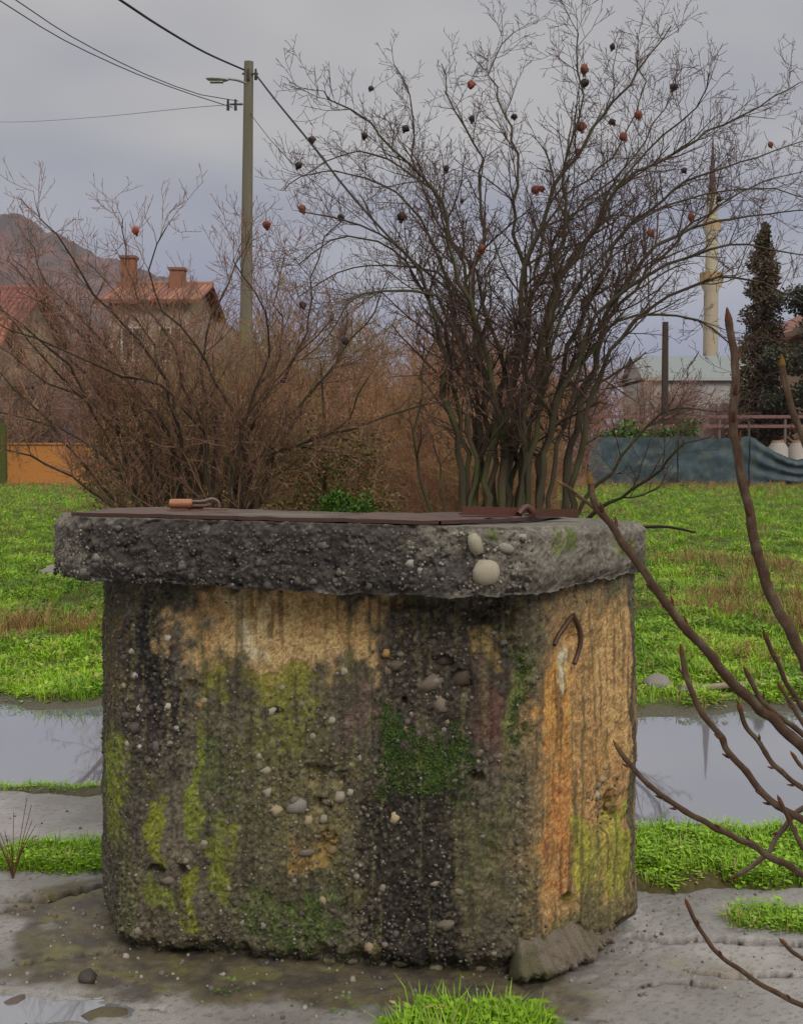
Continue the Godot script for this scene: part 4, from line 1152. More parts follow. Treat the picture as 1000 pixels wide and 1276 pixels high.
func put_pebble(parent: Node, mesh: Mesh, s: float, h: float, rw: float, rh: float, col: Color, turn: float, rng: RandomNumberGenerator, off: Vector3, tints: Dictionary, m_stone: Material) -> void:
	var pt := well_point(s, maxf(h, 0.004))
	var nn: Vector3 = pt[1]
	var deep := minf(rw, rh) * rng.randf_range(0.7, 0.95)
	var right := Vector3.UP.cross(nn)
	var bs := Basis(right, Vector3.UP, nn).rotated(nn, turn) * Basis.from_scale(Vector3(rw, rh, deep))
	var o := part("pebble", mesh, stone_tint(col, tints, m_stone), parent)
	o.transform = Transform3D(bs, pt[0] + off - nn * deep * 0.32)
func stone_tint(col: Color, tints: Dictionary, m_stone: Material) -> Material:
	var key := "%d_%d_%d" % [int(col.r * 16), int(col.g * 16), int(col.b * 16)]
	if not tints.has(key):
		var mm: StandardMaterial3D = m_stone.duplicate()
		mm.albedo_color = Color(col.r, col.g, col.b).linear_to_srgb()
		tints[key] = mm
	return tints[key]

const CAP_STAINS = [   # centre x, height, half sizes, colour, cover, raggedness
	[-0.85, 1.00, 0.13, 0.12, 0.24, 0.21, 0.17, 0.9, 0.5],
	[-0.90, 0.96, 0.06, 0.04, 0.12, 0.10, 0.10, 0.8, 0.4],
	[-0.45, 1.00, 0.34, 0.12, 0.070, 0.058, 0.054, 0.95, 0.4],
	[-0.05, 1.00, 0.22, 0.12, 0.080, 0.068, 0.060, 0.95, 0.5],
	[-0.20, 1.02, 0.12, 0.05, 0.065, 0.055, 0.055, 0.8, 0.6],
	[0.15, 1.00, 0.13, 0.10, 0.22, 0.20, 0.16, 0.85, 0.6],
	[0.05, 0.96, 0.14, 0.05, 0.07, 0.062, 0.058, 0.7, 0.6],
	[0.45, 1.00, 0.22, 0.13, 0.27, 0.245, 0.20, 0.9, 0.3],
	[0.30, 0.945, 0.16, 0.025, 0.16, 0.14, 0.11, 0.7, 0.6],
	[0.62, 0.96, 0.07, 0.03, 0.10, 0.09, 0.07, 0.7, 0.6],
	[0.40, 1.035, 0.016, 0.03, 0.16, 0.20, 0.05, 0.9, 0.3],
	[0.365, 1.03, 0.020, 0.035, 0.20, 0.22, 0.08, 0.8, 0.5],
	[0.55, 1.00, 0.03, 0.022, 0.22, 0.24, 0.07, 0.8, 0.5],
	[0.205, 1.055, 0.014, 0.012, 0.14, 0.18, 0.05, 0.8, 0.3],
]
func build_cap(well: Node3D, off: Vector3, m: Material, m_stone: Material, peb: Array, rng: RandomNumberGenerator) -> Node:
	var cl := columns(CAP_PLAN, 2.25, 0.0036, 0.03)
	var cum: PackedFloat32Array = cl[0]
	var ss: Array = cl[1]
	var mid := Vector2(-0.1, -3.4)
	var prof := []   # [toward the middle, height share, rough share]
	for k in 14: prof.append([0.24 * (1.0 - k / 14.0), 0.0, 0.4])
	for k in 44:
		var u := k / 43.0
		var rim := 0.006 * smooth(0.80, 1.0, u) * smooth(0.80, 1.0, u) * 3.0 + 0.022 * smooth(0.22, 0.0, u)
		prof.append([rim, u, 1.0])
	for k in 30: prof.append([0.02 + 0.24 * (k + 1) / 30.0, 1.0, 0.25])
	prof.append([0.6, 1.0, 0.0]); prof.append([1.0, 1.0, 0.0])
	var a := Acc.new()
	var base_q := PackedVector2Array()
	var base_n := PackedVector2Array()
	for s in ss:
		base_q.append(rounded(CAP_PLAN, cum, s, 0.07))
		var t := (rounded(CAP_PLAN, cum, s + 0.03, 0.07) - rounded(CAP_PLAN, cum, s - 0.03, 0.07)).normalized()
		base_n.append(Vector2(-t.y, t.x))
	for pr in prof:
		for k in ss.size():
			var q2 := base_q[k].lerp(mid, pr[0])
			var x := base_q[k].x
			var lo := 0.915 + 0.018 * smooth(0.0, -0.8, x) + 0.016 * smooth(0.25, 0.6, x) + 0.010 * w_mid.get_noise_2d(ss[k] * 0.35, 60.0)
			var hi := 1.0735 - 0.0157 * x + 0.026 * (q2.y + 3.0)
			var h := lerpf(lo, hi, pr[1])
			var p := Vector3(q2.x, h, q2.y)
			var rough := 1.0 - 0.8 * smooth(0.26, 0.36, base_q[k].x + 0.05 * w_tone.get_noise_3dv(p)) * smooth(-3.6, -3.3, q2.y)
			var cell := w_cell.get_noise_3dv(p)
			var bump := clampf(-cell * 1.3 - 0.35, 0.0, 0.9)
			var push := 0.007 * w_lump.get_noise_3dv(p) + 0.006 * w_mid.get_noise_3dv(p) + 0.003 * w_fine.get_noise_3dv(p) + (bump - 0.4) * 0.0065 * rough
			push -= 0.012 * smooth(0.15, 0.5, w_tone.get_noise_3dv(p * 1.4)) * rough
			push *= pr[2]
			var up: float = push * (0.6 if pr[1] > 0.97 else (-0.4 if pr[1] < 0.03 else 0.0))
			a.v.append(p + Vector3(base_n[k].x * push, up, base_n[k].y * push) + off)
			var q := Color(0.23, 0.21, 0.172)
			var tone := w_tone.get_noise_3dv(p)
			var e := w_edge.get_noise_3dv(p)
			if q2.y > -3.55 and pr[0] < 0.03:
				for b in CAP_STAINS:
					var du: float = absf(x - b[0]) / b[2]
					var dv: float = absf(h - b[1]) / b[3]
					if du > 1.6 or dv > 1.6: continue
					var dd := maxf(du, dv) * 0.5 + 0.5 * sqrt(du * du + dv * dv) + (e * 0.9 + tone * 0.5) * float(b[8])
					var cv: float = b[7] * (1.0 - smooth(0.82, 1.06, dd))
					q = q.lerp(Color(b[4], b[5], b[6]), cv)
			var cv2 := w_cellv.get_noise_3dv(p)
			var pc := Color(0.08, 0.07, 0.06).lerp(Color(0.32, 0.28, 0.23), smooth(0.1, 1.0, cv2))
			q = q.lerp(pc.lerp(q * 1.3, 0.5), smooth(-0.45, -0.62, cell) * rough * 0.7)
			q = q * (1.0 + 0.5 * w_fine.get_noise_3dv(p) + 0.4 * w_mid.get_noise_3dv(p * 1.3) + 0.3 * tone)
			a.c.append(Color(clampf(q.r, 0.01, 0.8), clampf(q.g, 0.01, 0.8), clampf(q.b, 0.008, 0.8)))
	a.lattice(ss.size(), prof.size())
	var cap := part("cap", a.mesh(), m, well)
	cap.set_meta("label", "thick dark concrete cap slab with gravel showing at its edge")
	# pebbles in its edge
	var smooth_peb := pebble_mesh(401, 0.22)
	var tints := {}
	var xfs := []
	var cols := PackedColorArray()
	var single := 0
	var big := [[0.193, 0.972, 0.037, 0.034, Color(0.44, 0.39, 0.29)], [0.165, 1.035, 0.018, 0.028, Color(0.36, 0.33, 0.24)], [0.235, 1.025, 0.022, 0.012, Color(0.30, 0.28, 0.22)]]
	var tries := 0
	while (single < 46 or xfs.size() < 1200) and tries < 20000:
		tries += 1
		var s := rng.randf_range(0.1, 2.25)
		var q := rounded(CAP_PLAN, cum, s, 0.07)
		var t := (rounded(CAP_PLAN, cum, s + 0.03, 0.07) - rounded(CAP_PLAN, cum, s - 0.03, 0.07)).normalized()
		var nn := Vector3(-t.y, 0, t.x)
		var h := rng.randf_range(0.93, 1.06)
		var r := rng.randf_range(0.0015, 0.0042)
		var rw := 1.0
		var col := Color(0.09, 0.08, 0.07).lerp(Color(0.26, 0.24, 0.20) if q.x < 0.0 and q.x > -0.75 else Color(0.40, 0.37, 0.31), pow(rng.randf(), 4.0 if q.x < 0.0 and q.x > -0.75 else 1.5))
		if big.size() > 0:
			var b: Array = big.pop_back()
			var best := 9.0
			for k in 400:
				var s2 := 1.0 + k * 0.003
				var q3 := rounded(CAP_PLAN, cum, s2, 0.07)
				if absf(q3.x - b[0]) < best:
					best = absf(q3.x - b[0]); s = s2
			q = rounded(CAP_PLAN, cum, s, 0.07)
			t = (rounded(CAP_PLAN, cum, s + 0.03, 0.07) - rounded(CAP_PLAN, cum, s - 0.03, 0.07)).normalized()
			nn = Vector3(-t.y, 0, t.x)
			h = b[1]; r = b[3]; rw = b[2] / b[3]; col = b[4]
		elif q.x > 0.30:
			continue
		elif single < 46:
			r = rng.randf_range(0.006, 0.0095)
			rw = rng.randf_range(0.9, 1.5)
		var p := Vector3(q.x, h, q.y)
		var push := 0.007 * w_lump.get_noise_3dv(p) + 0.006 * w_mid.get_noise_3dv(p) - 0.012 * smooth(0.15, 0.5, w_tone.get_noise_3dv(p * 1.4))
		var at := p + nn * (push - r * 0.15) + off
		var bs := Basis(Vector3.UP.cross(nn), Vector3.UP, nn).rotated(nn, rng.randf_range(-0.5, 0.5)) * Basis.from_scale(Vector3(r * rw, r, r * 0.8))
		if r > 0.0058:
			var o := part("pebble", peb[rng.randi() % 5] if r < 0.011 else smooth_peb, stone_tint(col, tints, m_stone), cap)
			o.transform = Transform3D(bs, at)
			single += 1
		else:
			xfs.append(Transform3D(bs, at)); cols.append(col)
	copies("gravel", peb[1], m_stone, xfs, cols, cap)
	return cap
func slab(pts: Array, y0: float, y1: float, col: Color, tilt := 0.0) -> Acc:
	var a := Acc.new()
	var n := pts.size()
	var mid := Vector2.ZERO
	for p in pts: mid += p / n
	for k in n:
		var p: Vector2 = pts[k]
		var q: Vector2 = pts[(k + 1) % n]
		var tp := tilt * p.x
		var tq := tilt * q.x
		a.quad(Vector3(p.x, y0 + tp, p.y), Vector3(q.x, y0 + tq, q.y), Vector3(q.x, y1 + tq, q.y), Vector3(p.x, y1 + tp, p.y), col)
		a.tri(Vector3(p.x, y1 + tp, p.y), Vector3(q.x, y1 + tq, q.y), Vector3(mid.x, y1 + tilt * mid.x, mid.y), col)
		a.tri(Vector3(q.x, y0 + tq, q.y), Vector3(p.x, y0 + tp, p.y), Vector3(mid.x, y0 + tilt * mid.x, mid.y), col)
	return a
func shift(a: Acc, off: Vector3) -> ArrayMesh:
	for k in a.v.size(): a.v[k] += off
	return a.mesh()
func build_lid(well: Node3D, off: Vector3, m_rust: Material) -> void:
	var outl := [Vector2(-0.80, -3.12), Vector2(-0.35, -2.99), Vector2(0.085, -2.895), Vector2(0.47, -3.50), Vector2(0.30, -3.80), Vector2(-0.66, -3.84), Vector2(-0.84, -3.50)]
	var n := noise(90, 6.0, 4)
	var a := Acc.new()
	# the sheet itself, slightly buckled
	var nu := 70
	var nv := 50
	for y in nv:
		for x in nu:
			var u := float(x) / (nu - 1)
			var v := float(y) / (nv - 1)
			var front: Vector2 = outl[0].lerp(outl[2], u)
			var back: Vector2 = Vector2(-0.84, -3.78).lerp(Vector2(0.47, -3.74), u)
			var p := front.lerp(back, v)
			var h := 1.0815 - 0.0157 * p.x + 0.026 * (p.y + 3.0) + 0.003 * n.get_noise_2d(p.x, p.y) + 0.003 * sin(u * 9.0)
			a.v.append(Vector3(p.x, h, p.y) + off)
			a.c.append(srgb(112, 78, 58, 0.9).lerp(srgb(72, 54, 46, 0.9), smooth(-0.2, 0.3, n.get_noise_2d(p.x * 2.0, p.y * 2.0 + 3.0))))
	a.lattice(nu, nv)
	var lid := part("lid", a.mesh(), m_rust, well)
	lid.set_meta("label", "rusty brown sheet steel lid")
	# turned-down rim along the front and the right side
	var rim := Acc.new()
	var pts := [outl[0], outl[1], outl[2], Vector2(0.27, -3.20), Vector2(0.47, -3.72)]
	for k in pts.size() - 1:
		var p: Vector2 = pts[k]
		var q: Vector2 = pts[k + 1]
		for j in 12:
			var p1 := p.lerp(q, j / 12.0)
			var p2 := p.lerp(q, (j + 1) / 12.0)
			var h1 := 1.0845 - 0.0157 * p1.x + 0.026 * (p1.y + 3.0) + 0.003 * n.get_noise_2d(p1.x * 3.0, 1.0)
			var h2 := 1.0845 - 0.0157 * p2.x + 0.026 * (p2.y + 3.0) + 0.003 * n.get_noise_2d(p2.x * 3.0, 1.0)
			var w := Vector2(q.y - p.y, p.x - q.x).normalized() * 0.005
			var c1 := Vector3(p1.x - w.x, h1, p1.y - w.y)
			var c2 := Vector3(p2.x - w.x, h2, p2.y - w.y)
			var wi := Vector3(w.x, 0, w.y) * 4.0
			var dn := Vector3(0, -0.009, 0)
			rim.quad(c1 + dn, c2 + dn, c2, c1, srgb(96, 72, 62, 0.9))
			rim.quad(c1, c2, c2 + wi, c1 + wi, srgb(96, 72, 62, 0.9))
			rim.quad(c1 + dn + wi, c2 + dn + wi, c2 + dn, c1 + dn, srgb(96, 72, 62, 0.9))
	part("rim", shift(rim, off), m_rust, lid)
	# angle irons with a knuckle between them
	var ang := Acc.new()
	angle_iron(ang, Vector3(0.155, 1.0775, -3.30), Vector3(0.315, 1.071, -3.36), 0.022, srgb(112, 74, 62, 0.9))
	part("hinge_bar", shift(ang, off), m_rust, lid)
	var ang2 := Acc.new()
	angle_iron(ang2, Vector3(0.335, 1.071, -3.37), Vector3(0.475, 1.064, -3.46), 0.020, srgb(104, 70, 58, 0.9))
	part("hinge_bar", shift(ang2, off), m_rust, lid)
	var kn := Acc.new()
	kn.tube(spline([Vector3(0.305, 1.078, -3.335), Vector3(0.325, 1.095, -3.345), Vector3(0.342, 1.080, -3.35), Vector3(0.335, 1.070, -3.352)], 0.004), 0.009, 0.009, 9, srgb(98, 66, 56, 0.9))
	part("hinge_knuckle", shift(kn, off), m_rust, lid)
	# hasp strip
	var hp := Acc.new()
	hp.block(Vector3(-0.105, 0, -0.012), Vector3(0.055, 0.005, 0.012), srgb(140, 108, 96, 0.9), Transform3D(Basis(Vector3.UP, 0.1), Vector3(-0.515, 1.0835, -3.40)))
	hp.block(Vector3(-0.05, 0.005, -0.006), Vector3(-0.01, 0.012, 0.006), srgb(110, 84, 74, 0.9), Transform3D(Basis(Vector3.UP, 0.1), Vector3(-0.515, 1.0835, -3.40)))
	part("hasp", shift(hp, off), m_rust, lid)
	# padlock lying on the hasp: a thing of its own
	var pl := thing("padlock", "small rusty brown padlock lying on the steel well lid", "padlock", Vector3(-0.575, 1.0895, -3.385))
	var bd := Acc.new()
	var ring := PackedVector3Array([Vector3(-0.036, 0.013, 0), Vector3(-0.034, 0.013, 0), Vector3(0.022, 0.013, 0), Vector3(0.0245, 0.013, 0)])
	bd.tube(ring.slice(0, 2), 0.009, 0.013, 14, srgb(176, 122, 92, 0.95))
	bd.tube(ring.slice(1, 3), 0.013, 0.013, 14, srgb(176, 122, 92, 0.95))
	bd.tube(ring.slice(2, 4), 0.013, 0.010, 14, srgb(150, 104, 84, 0.95))
	part("body", bd.mesh(), m_rust, pl)
	var sh := Acc.new()
	sh.tube(spline([Vector3(0.024, 0.019, 0.004), Vector3(0.055, 0.020, 0.004), Vector3(0.075, 0.026, 0.0), Vector3(0.092, 0.018, -0.004), Vector3(0.094, 0.004, -0.005)], 0.005), 0.0042, 0.0042, 8, srgb(132, 108, 100, 0.9))
	sh.tube(spline([Vector3(0.024, 0.008, 0.002), Vector3(0.06, 0.008, 0.002), Vector3(0.074, 0.012, 0.002)], 0.006), 0.0042, 0.0042, 8, srgb(120, 94, 84, 0.9))
	part("shackle", sh.mesh(), m_rust, pl)
func angle_iron(a: Acc, p: Vector3, q: Vector3, high: float, col: Color) -> void:
	var t := (q - p).normalized()
	var bs := Basis(t, Vector3.UP, t.cross(Vector3.UP))
	var l := p.distance_to(q)
	a.block(Vector3(0, 0, 0), Vector3(l, high, 0.004), col, Transform3D(bs, p))
	a.block(Vector3(0, 0, -0.022), Vector3(l, 0.004, -0.0005), col, Transform3D(bs, p))
	a.block(Vector3(0, high - 0.004, -0.016), Vector3(l, high - 0.0005, -0.0005), col, Transform3D(bs, p))

# ---------------------------------------------------------------- far things
func at(px: float, py: float, d: float) -> Vector3:
	# a point seen d metres away along the axis of the view, x and y in the photograph's own measure
	var s := sin(atan(0.05))
	var c := cos(atan(0.05))
	var b := (638.0 - py) / 1600.0
	return Vector3((px - 500.0) / 1600.0 * d, 1.25 + d * (-s + b * c), d * (-c - b * s))
func box_part(called: String, lo: Vector3, hi: Vector3, col: Color, m: Material, parent: Node) -> MeshInstance3D:
	var a := Acc.new()
	a.block(lo, hi, col)
	return part(called, a.mesh(), m, parent)
func roof_slope(a: Acc, p0: Vector3, p1: Vector3, up: Vector3, tile: float, cols: Array, rng: RandomNumberGenerator) -> void:
	# rows of half-round tiles running up the slope from the eave p0..p1
	var l := p0.distance_to(p1)
	var t := (p1 - p0).normalized()
	var nn := t.cross(up.normalized())
	var n := int(l / tile)
	for k in n:
		var b := p0 + t * (k + 0.5) * l / n
		var q: Color = cols[rng.randi() % cols.size()]
		var pts := PackedVector3Array([b, b + up])
		a.tube(pts, tile * 0.52, tile * 0.52, 6, q)
	a.quad(p0 - nn * 0.02, p1 - nn * 0.02, p1 + up - nn * 0.02, p0 + up - nn * 0.02, cols[0])
func window(parent: Node, x0: float, y0: float, x1: float, y1: float, z: float, m: Material, frame: Color, glass: Color) -> void:
	var fr := Acc.new()
	fr.block(Vector3(x0 - 0.08, y0 - 0.08, z), Vector3(x1 + 0.08, y0, z + 0.06), frame)
	fr.block(Vector3(x0 - 0.08, y1, z), Vector3(x1 + 0.08, y1 + 0.08, z + 0.06), frame)
	fr.block(Vector3(x0 - 0.08, y0, z), Vector3(x0, y1, z + 0.06), frame)
	fr.block(Vector3(x1, y0, z), Vector3(x1 + 0.08, y1, z + 0.06), frame)
	fr.block(Vector3((x0 + x1) * 0.5 - 0.03, y0, z), Vector3((x0 + x1) * 0.5 + 0.03, y1, z + 0.05), frame)
	var w := part("window", fr.mesh(), m, parent)
	box_part("pane", Vector3(x0, y0, z + 0.005), Vector3(x1, y1, z + 0.02), glass, m, w)
func gabled_house(parent: Node3D, w: float, d: float, eave: float, ridge: float, wall: Color, tiles: Array, m: Material, rng: RandomNumberGenerator) -> void:
	# ridge along x; origin at the middle of the foot of the front wall
	var a := Acc.new()
	a.block(Vector3(-w / 2, -0.3, -d), Vector3(w / 2, eave, 0), wall)
	for sx in [-w / 2, w / 2]:
		a.tri(Vector3(sx, eave, 0), Vector3(sx, eave, -d), Vector3(sx, ridge - 0.1, -d / 2), wall)
	part("wall", a.mesh(), m, parent)
	var r := Acc.new()
	var o := 0.5
	var rise := ridge - eave
	var up := Vector3(0, rise * (d / 2 + o) / (d / 2), -(d / 2 + o))
	var drop := rise * o / (d / 2)
	roof_slope(r, Vector3(-w / 2 - o, eave - drop, o), Vector3(w / 2 + o, eave - drop, o), up, 0.24, tiles, rng)
	roof_slope(r, Vector3(w / 2 + o, eave - drop, -d - o), Vector3(-w / 2 - o, eave - drop, -d - o), Vector3(up.x, up.y, -up.z), 0.24, tiles, rng)
	r.tube(PackedVector3Array([Vector3(-w / 2 - o, ridge + 0.05, -d / 2), Vector3(w / 2 + o, ridge + 0.05, -d / 2)]), 0.17, 0.17, 6, tiles[0])
	part("roof", r.mesh(), m, parent)
func build_far(m: Material, m_rust: Material, m_bark: Material, m_leaf: Material, m_twig: Material, m_concrete: Material) -> void:
	var rng := RandomNumberGenerator.new()
	rng.seed = 31
	var glass := srgb(60, 64, 70, 0.8)
	var tiles := [srgb(168, 116, 92, 0.85), srgb(152, 102, 84, 0.85), srgb(176, 126, 100, 0.85)]
	var old_tiles := [srgb(150, 92, 80, 0.9), srgb(134, 84, 76, 0.9), srgb(160, 104, 88, 0.9)]
	# house with two chimneys behind the bush
	var h := thing("brick_house", "house with orange tiled roof and two brick chimneys behind the bush", "house", Vector3(-11.3, 0, -58.0))
	gabled_house(h, 3.6, 8.0, 7.9, 9.0, srgb(186, 164, 150, 0.9), tiles, m, rng)
	for c in [[-1.55, 0.95, 10.15], [0.75, 1.0, 9.6]]:
		var ch := box_part("chimney", Vector3(c[0] - 0.33, 7.5, -3.5), Vector3(c[0] + 0.33, c[2], -2.8), srgb(166, 112, 84, 0.85), m, h)
		box_part("chimney_cap", Vector3(c[0] - 0.40, c[2] + 0.003, -3.57), Vector3(c[0] + 0.40, c[2] + 0.12, -2.73), srgb(160, 112, 88, 0.85), m, ch)
	window(h, -1.2, 5.2, -0.3, 6.6, 0.0, m, srgb(220, 216, 206, 0.9), glass)
	window(h, 0.5, 5.2, 1.4, 6.6, 0.0, m, srgb(220, 216, 206, 0.9), glass)
	# house with faded roof at the edge of the picture
	var h2 := thing("village_house", "pale house with faded red tiled roof beside the grey shed", "house", Vector3(-21.2, 0, -54.0))
	gabled_house(h2, 9.6, 8.0, 6.3, 8.3, srgb(206, 190, 160, 0.9), old_tiles, m, rng)
	window(h2, 2.4, 3.6, 3.4, 5.0, 0.0, m, srgb(220, 216, 206, 0.9), glass)
	window(h2, 0.4, 3.6, 1.4, 5.0, 0.0, m, srgb(220, 216, 206, 0.9), glass)
	var h3 := thing("low_annex", "low annex with bright red tiled roof before the pale house", "house", Vector3(-18.5, 0, -49.5))
	gabled_house(h3, 5.2, 3.6, 5.0, 6.3, srgb(196, 176, 150, 0.9), [srgb(176, 112, 92, 0.85), srgb(164, 100, 84, 0.85)], m, rng)
	window(h3, 0.8, 2.6, 1.8, 4.0, 0.0, m, srgb(216, 210, 200, 0.9), glass)
	# grey shed with flat roof
	var sd := thing("grey_shed", "low grey shed with flat concrete roof behind the orange wall", "shed", Vector3(-14.6, 0, -46.5))
	box_part("wall", Vector3(-4.0, -0.2, -3.0), Vector3(1.35, 3.45, 0), srgb(150, 140, 126, 0.9), m_concrete, sd)
	box_part("roof", Vector3(-4.3, 3.453, -3.3), Vector3(1.6, 3.85, 0.4), srgb(160, 156, 150, 0.9), m_concrete, sd)
	window(sd, -0.1, 1.9, 0.8, 3.0, 0.0, m, srgb(190, 180, 160, 0.9), srgb(120, 124, 130, 0.9))
	window(sd, -1.5, 1.9, -0.6, 3.0, 0.0, m, srgb(190, 180, 160, 0.9), srgb(120, 124, 130, 0.9))
	# orange garden wall
	var ow := thing("garden_wall", "low orange plastered garden wall behind the grass", "wall", Vector3(-13.4, 0, -44.0))
	box_part("panel", Vector3(-4.0, -0.2, -0.2), Vector3(3.4, 1.36, 0), srgb(204, 140, 70, 0.95), m, ow)
	box_part("coping", Vector3(-4.05, 1.363, -0.25), Vector3(3.45, 1.42, 0.05), srgb(196, 144, 90, 0.95), m, ow)
	# mossy post
	var ps := thing("mossy_post", "green mossy concrete post standing before the orange wall", "post", Vector3(-12.95, 0, -41.8))
	var pa := Acc.new()
	pa.block(Vector3(-0.11, -0.2, -0.1), Vector3(0.11, 2.0, 0.1), srgb(104, 112, 48, 0.95))
	pa.block(Vector3(-0.08, 2.0, -0.07), Vector3(0.08, 2.06, 0.07), srgb(116, 118, 60, 0.95))
	part("shaft", pa.mesh(), m_concrete, ps)

	# ---- lamp pole and cables
	var top := at(310, 77, 24.0)
	var foot := Vector3(top.x - 0.12, 0, top.z)
	var po := thing("utility_pole", "tall round concrete utility pole with street lamp and cables", "pole", foot)
	var pt := Acc.new()
	pt.tube(PackedVector3Array([Vector3(0, -0.3, 0), Vector3(0.03, 2, 0), Vector3(0.06, 5, 0), Vector3(0.12, top.y, 0)]), 0.15, 0.088, 16, srgb(150, 142, 124, 0.95))
	part("shaft", pt.mesh(), m_concrete, po)
	var arm := Acc.new()
	arm.tube(spline([Vector3(0.1, top.y - 0.42, 0.06), Vector3(-0.1, top.y - 0.37, 0.12), Vector3(-0.28, top.y - 0.36, 0.16)], 0.05), 0.022, 0.022, 8, srgb(150, 150, 150, 0.9))
	part("lamp_arm", arm.mesh(), m_rust, po)
	var hd := Acc.new()
	var cx := [-0.66, -0.62, -0.52, -0.40, -0.30, -0.24]
	var cr := [0.01, 0.05, 0.075, 0.072, 0.055, 0.02]
	for k in cx.size():
		for s in 12:
			var an := TAU * s / 12.0
			hd.v.append(Vector3(cx[k], top.y - 0.385 + sin(an) * cr[k] * 0.62 + 0.03 * (k - 5) * -0.2, 0.17 + cos(an) * cr[k] * 1.2))
			hd.c.append(srgb(176, 176, 172, 0.95))
	var hn := Acc.new()
	for k in cx.size():
		for s in 13:
			hn.v.append(hd.v[k * 12 + (12 - s) % 12]); hn.c.append(hd.c[0])
	hn.lattice(13, cx.size())
	var head := part("lamp_head", hn.mesh(), m, po)
	var lens := Acc.new()
	lens.block(Vector3(-0.58, top.y - 0.432, 0.11), Vector3(-0.34, top.y - 0.415, 0.23), srgb(200, 200, 190, 0.9))
	part("lens", lens.mesh(), m, head)
	for yy in [0.22, 0.78]:
		var br := Acc.new()
		br.tube(PackedVector3Array([Vector3(0.0, top.y - yy, 0.0), Vector3(0.30 if yy < 0.5 else -0.22, top.y - yy - 0.03, 0.1)]), 0.022, 0.022, 6, srgb(110, 108, 104, 0.8))
		var b := part("bracket", br.mesh(), m_rust, po)
		for dx in [0.12, 0.26]:
			var ins := Acc.new()
			var ix: float = dx if yy < 0.5 else -dx
			ins.tube(PackedVector3Array([Vector3(ix, top.y - yy - 0.14, 0.1), Vector3(ix, top.y - yy + 0.06, 0.1)]), 0.03, 0.02, 8, srgb(84, 80, 80, 0.8))
			part("insulator", ins.mesh(), m, b)
	var cab := [
		["thick_cable", "thick black twisted cable rising from the pole's top", 0.017, [at(100, -32, 15), at(150, 0, 16), at(200, 33, 18), at(255, 65, 21), at(304, 87, 24)]],
		["thick_cable", "thick black cable dropping from the pole behind the pomegranate tree", 0.017, [at(318, 92, 24), at(345, 127, 22), at(390, 182, 20), at(440, 246, 18.5), at(520, 330, 17), at(640, 420, 15.5)]],
		["thin_wire", "upper one of two thin grey wires reaching the pole's side bracket", 0.008, [at(-30, -30, 17), at(20, 0, 18), at(90, 46, 20), at(180, 92, 22), at(250, 118, 23.5), at(297, 126, 24)]],
		["thin_wire", "lower one of two thin grey wires reaching the pole's side bracket", 0.008, [at(-40, -24, 17), at(2, 2, 18), at(80, 50, 20), at(170, 92, 22), at(240, 118, 23.5), at(290, 134, 24)]],
		["thin_wire", "faint thin wire running level from the pole over the hill", 0.006, [at(294, 130, 24), at(230, 135, 28), at(120, 146, 36), at(20, 152, 44), at(-60, 150, 52)]],
		["thin_wire", "thin wire sagging from the pole's side into the tree crown", 0.006, [at(311, 140, 24), at(335, 172, 23), at(365, 204, 22), at(400, 234, 21), at(470, 290, 20)]],
	]
	for c in cab:
		var ca := Acc.new()
		ca.tube(spline(c[3], 0.6), c[2], c[2], 6, srgb(62, 60, 62, 0.7))
		var o := part(c[0], ca.mesh(), m_twig, self)
		tag(o, c[1], "cable", "overhead cables")

	# ---- minaret
	var mb := at(883, 560, 118.0)
	var mi := thing("minaret", "slender cream minaret with pointed grey spire beyond the fence", "minaret", Vector3(mb.x, 0, mb.z))
	var cream := srgb(200, 188, 162, 0.9)
	var sh := Acc.new()
	sh.tube(PackedVector3Array([Vector3(0, -0.5, 0), Vector3(0, 16.0, 0)]), 0.72, 0.64, 12, cream)
	part("shaft", sh.mesh(), m, mi)
	var up := Acc.new()
	up.tube(PackedVector3Array([Vector3(0, 16.9, 0), Vector3(0, 24.3, 0)]), 0.56, 0.52, 12, srgb(206, 198, 168, 0.9))
	part("upper_shaft", up.mesh(), m, mi)
	var ba := Acc.new()
	ba.tube(PackedVector3Array([Vector3(0, 15.5, 0), Vector3(0, 16.3, 0)]), 0.66, 1.05, 12, cream)
	ba.tube(PackedVector3Array([Vector3(0, 16.303, 0), Vector3(0, 17.2, 0)]), 1.05, 1.05, 12, srgb(190, 160, 120, 0.95))
	part("balcony", ba.mesh(), m, mi)
	var b2 := Acc.new()
	b2.tube(PackedVector3Array([Vector3(0, 20.6, 0), Vector3(0, 21.2, 0)]), 0.55, 0.82, 12, cream)
	b2.tube(PackedVector3Array([Vector3(0, 21.203, 0), Vector3(0, 21.9, 0)]), 0.82, 0.82, 12, srgb(196, 170, 128, 0.95))
	part("balcony", b2.mesh(), m, mi)
	var sp := Acc.new()
	sp.tube(PackedVector3Array([Vector3(0, 24.303, 0), Vector3(0, 24.5, 0), Vector3(0, 29.6, 0)]), 0.66, 0.03, 12, srgb(108, 88, 88, 0.9))
	part("spire", sp.mesh(), m, mi)

	# ---- white hall behind the fence
	var wh := thing("white_hall", "long white low hall with pale green roof below the minaret", "building", Vector3(17.6, 0, -74.0))
	box_part("wall", Vector3(-3.5, -0.3, -8), Vector3(5.0, 5.3, 0), srgb(196, 194, 190, 0.9), m, wh)
	var wr := Acc.new()
	wr.quad(Vector3(-3.8, 5.1, 0.3), Vector3(5.3, 5.1, 0.3), Vector3(5.3, 6.8, -4), Vector3(-3.8, 6.8, -4), srgb(150, 158, 156, 0.85))
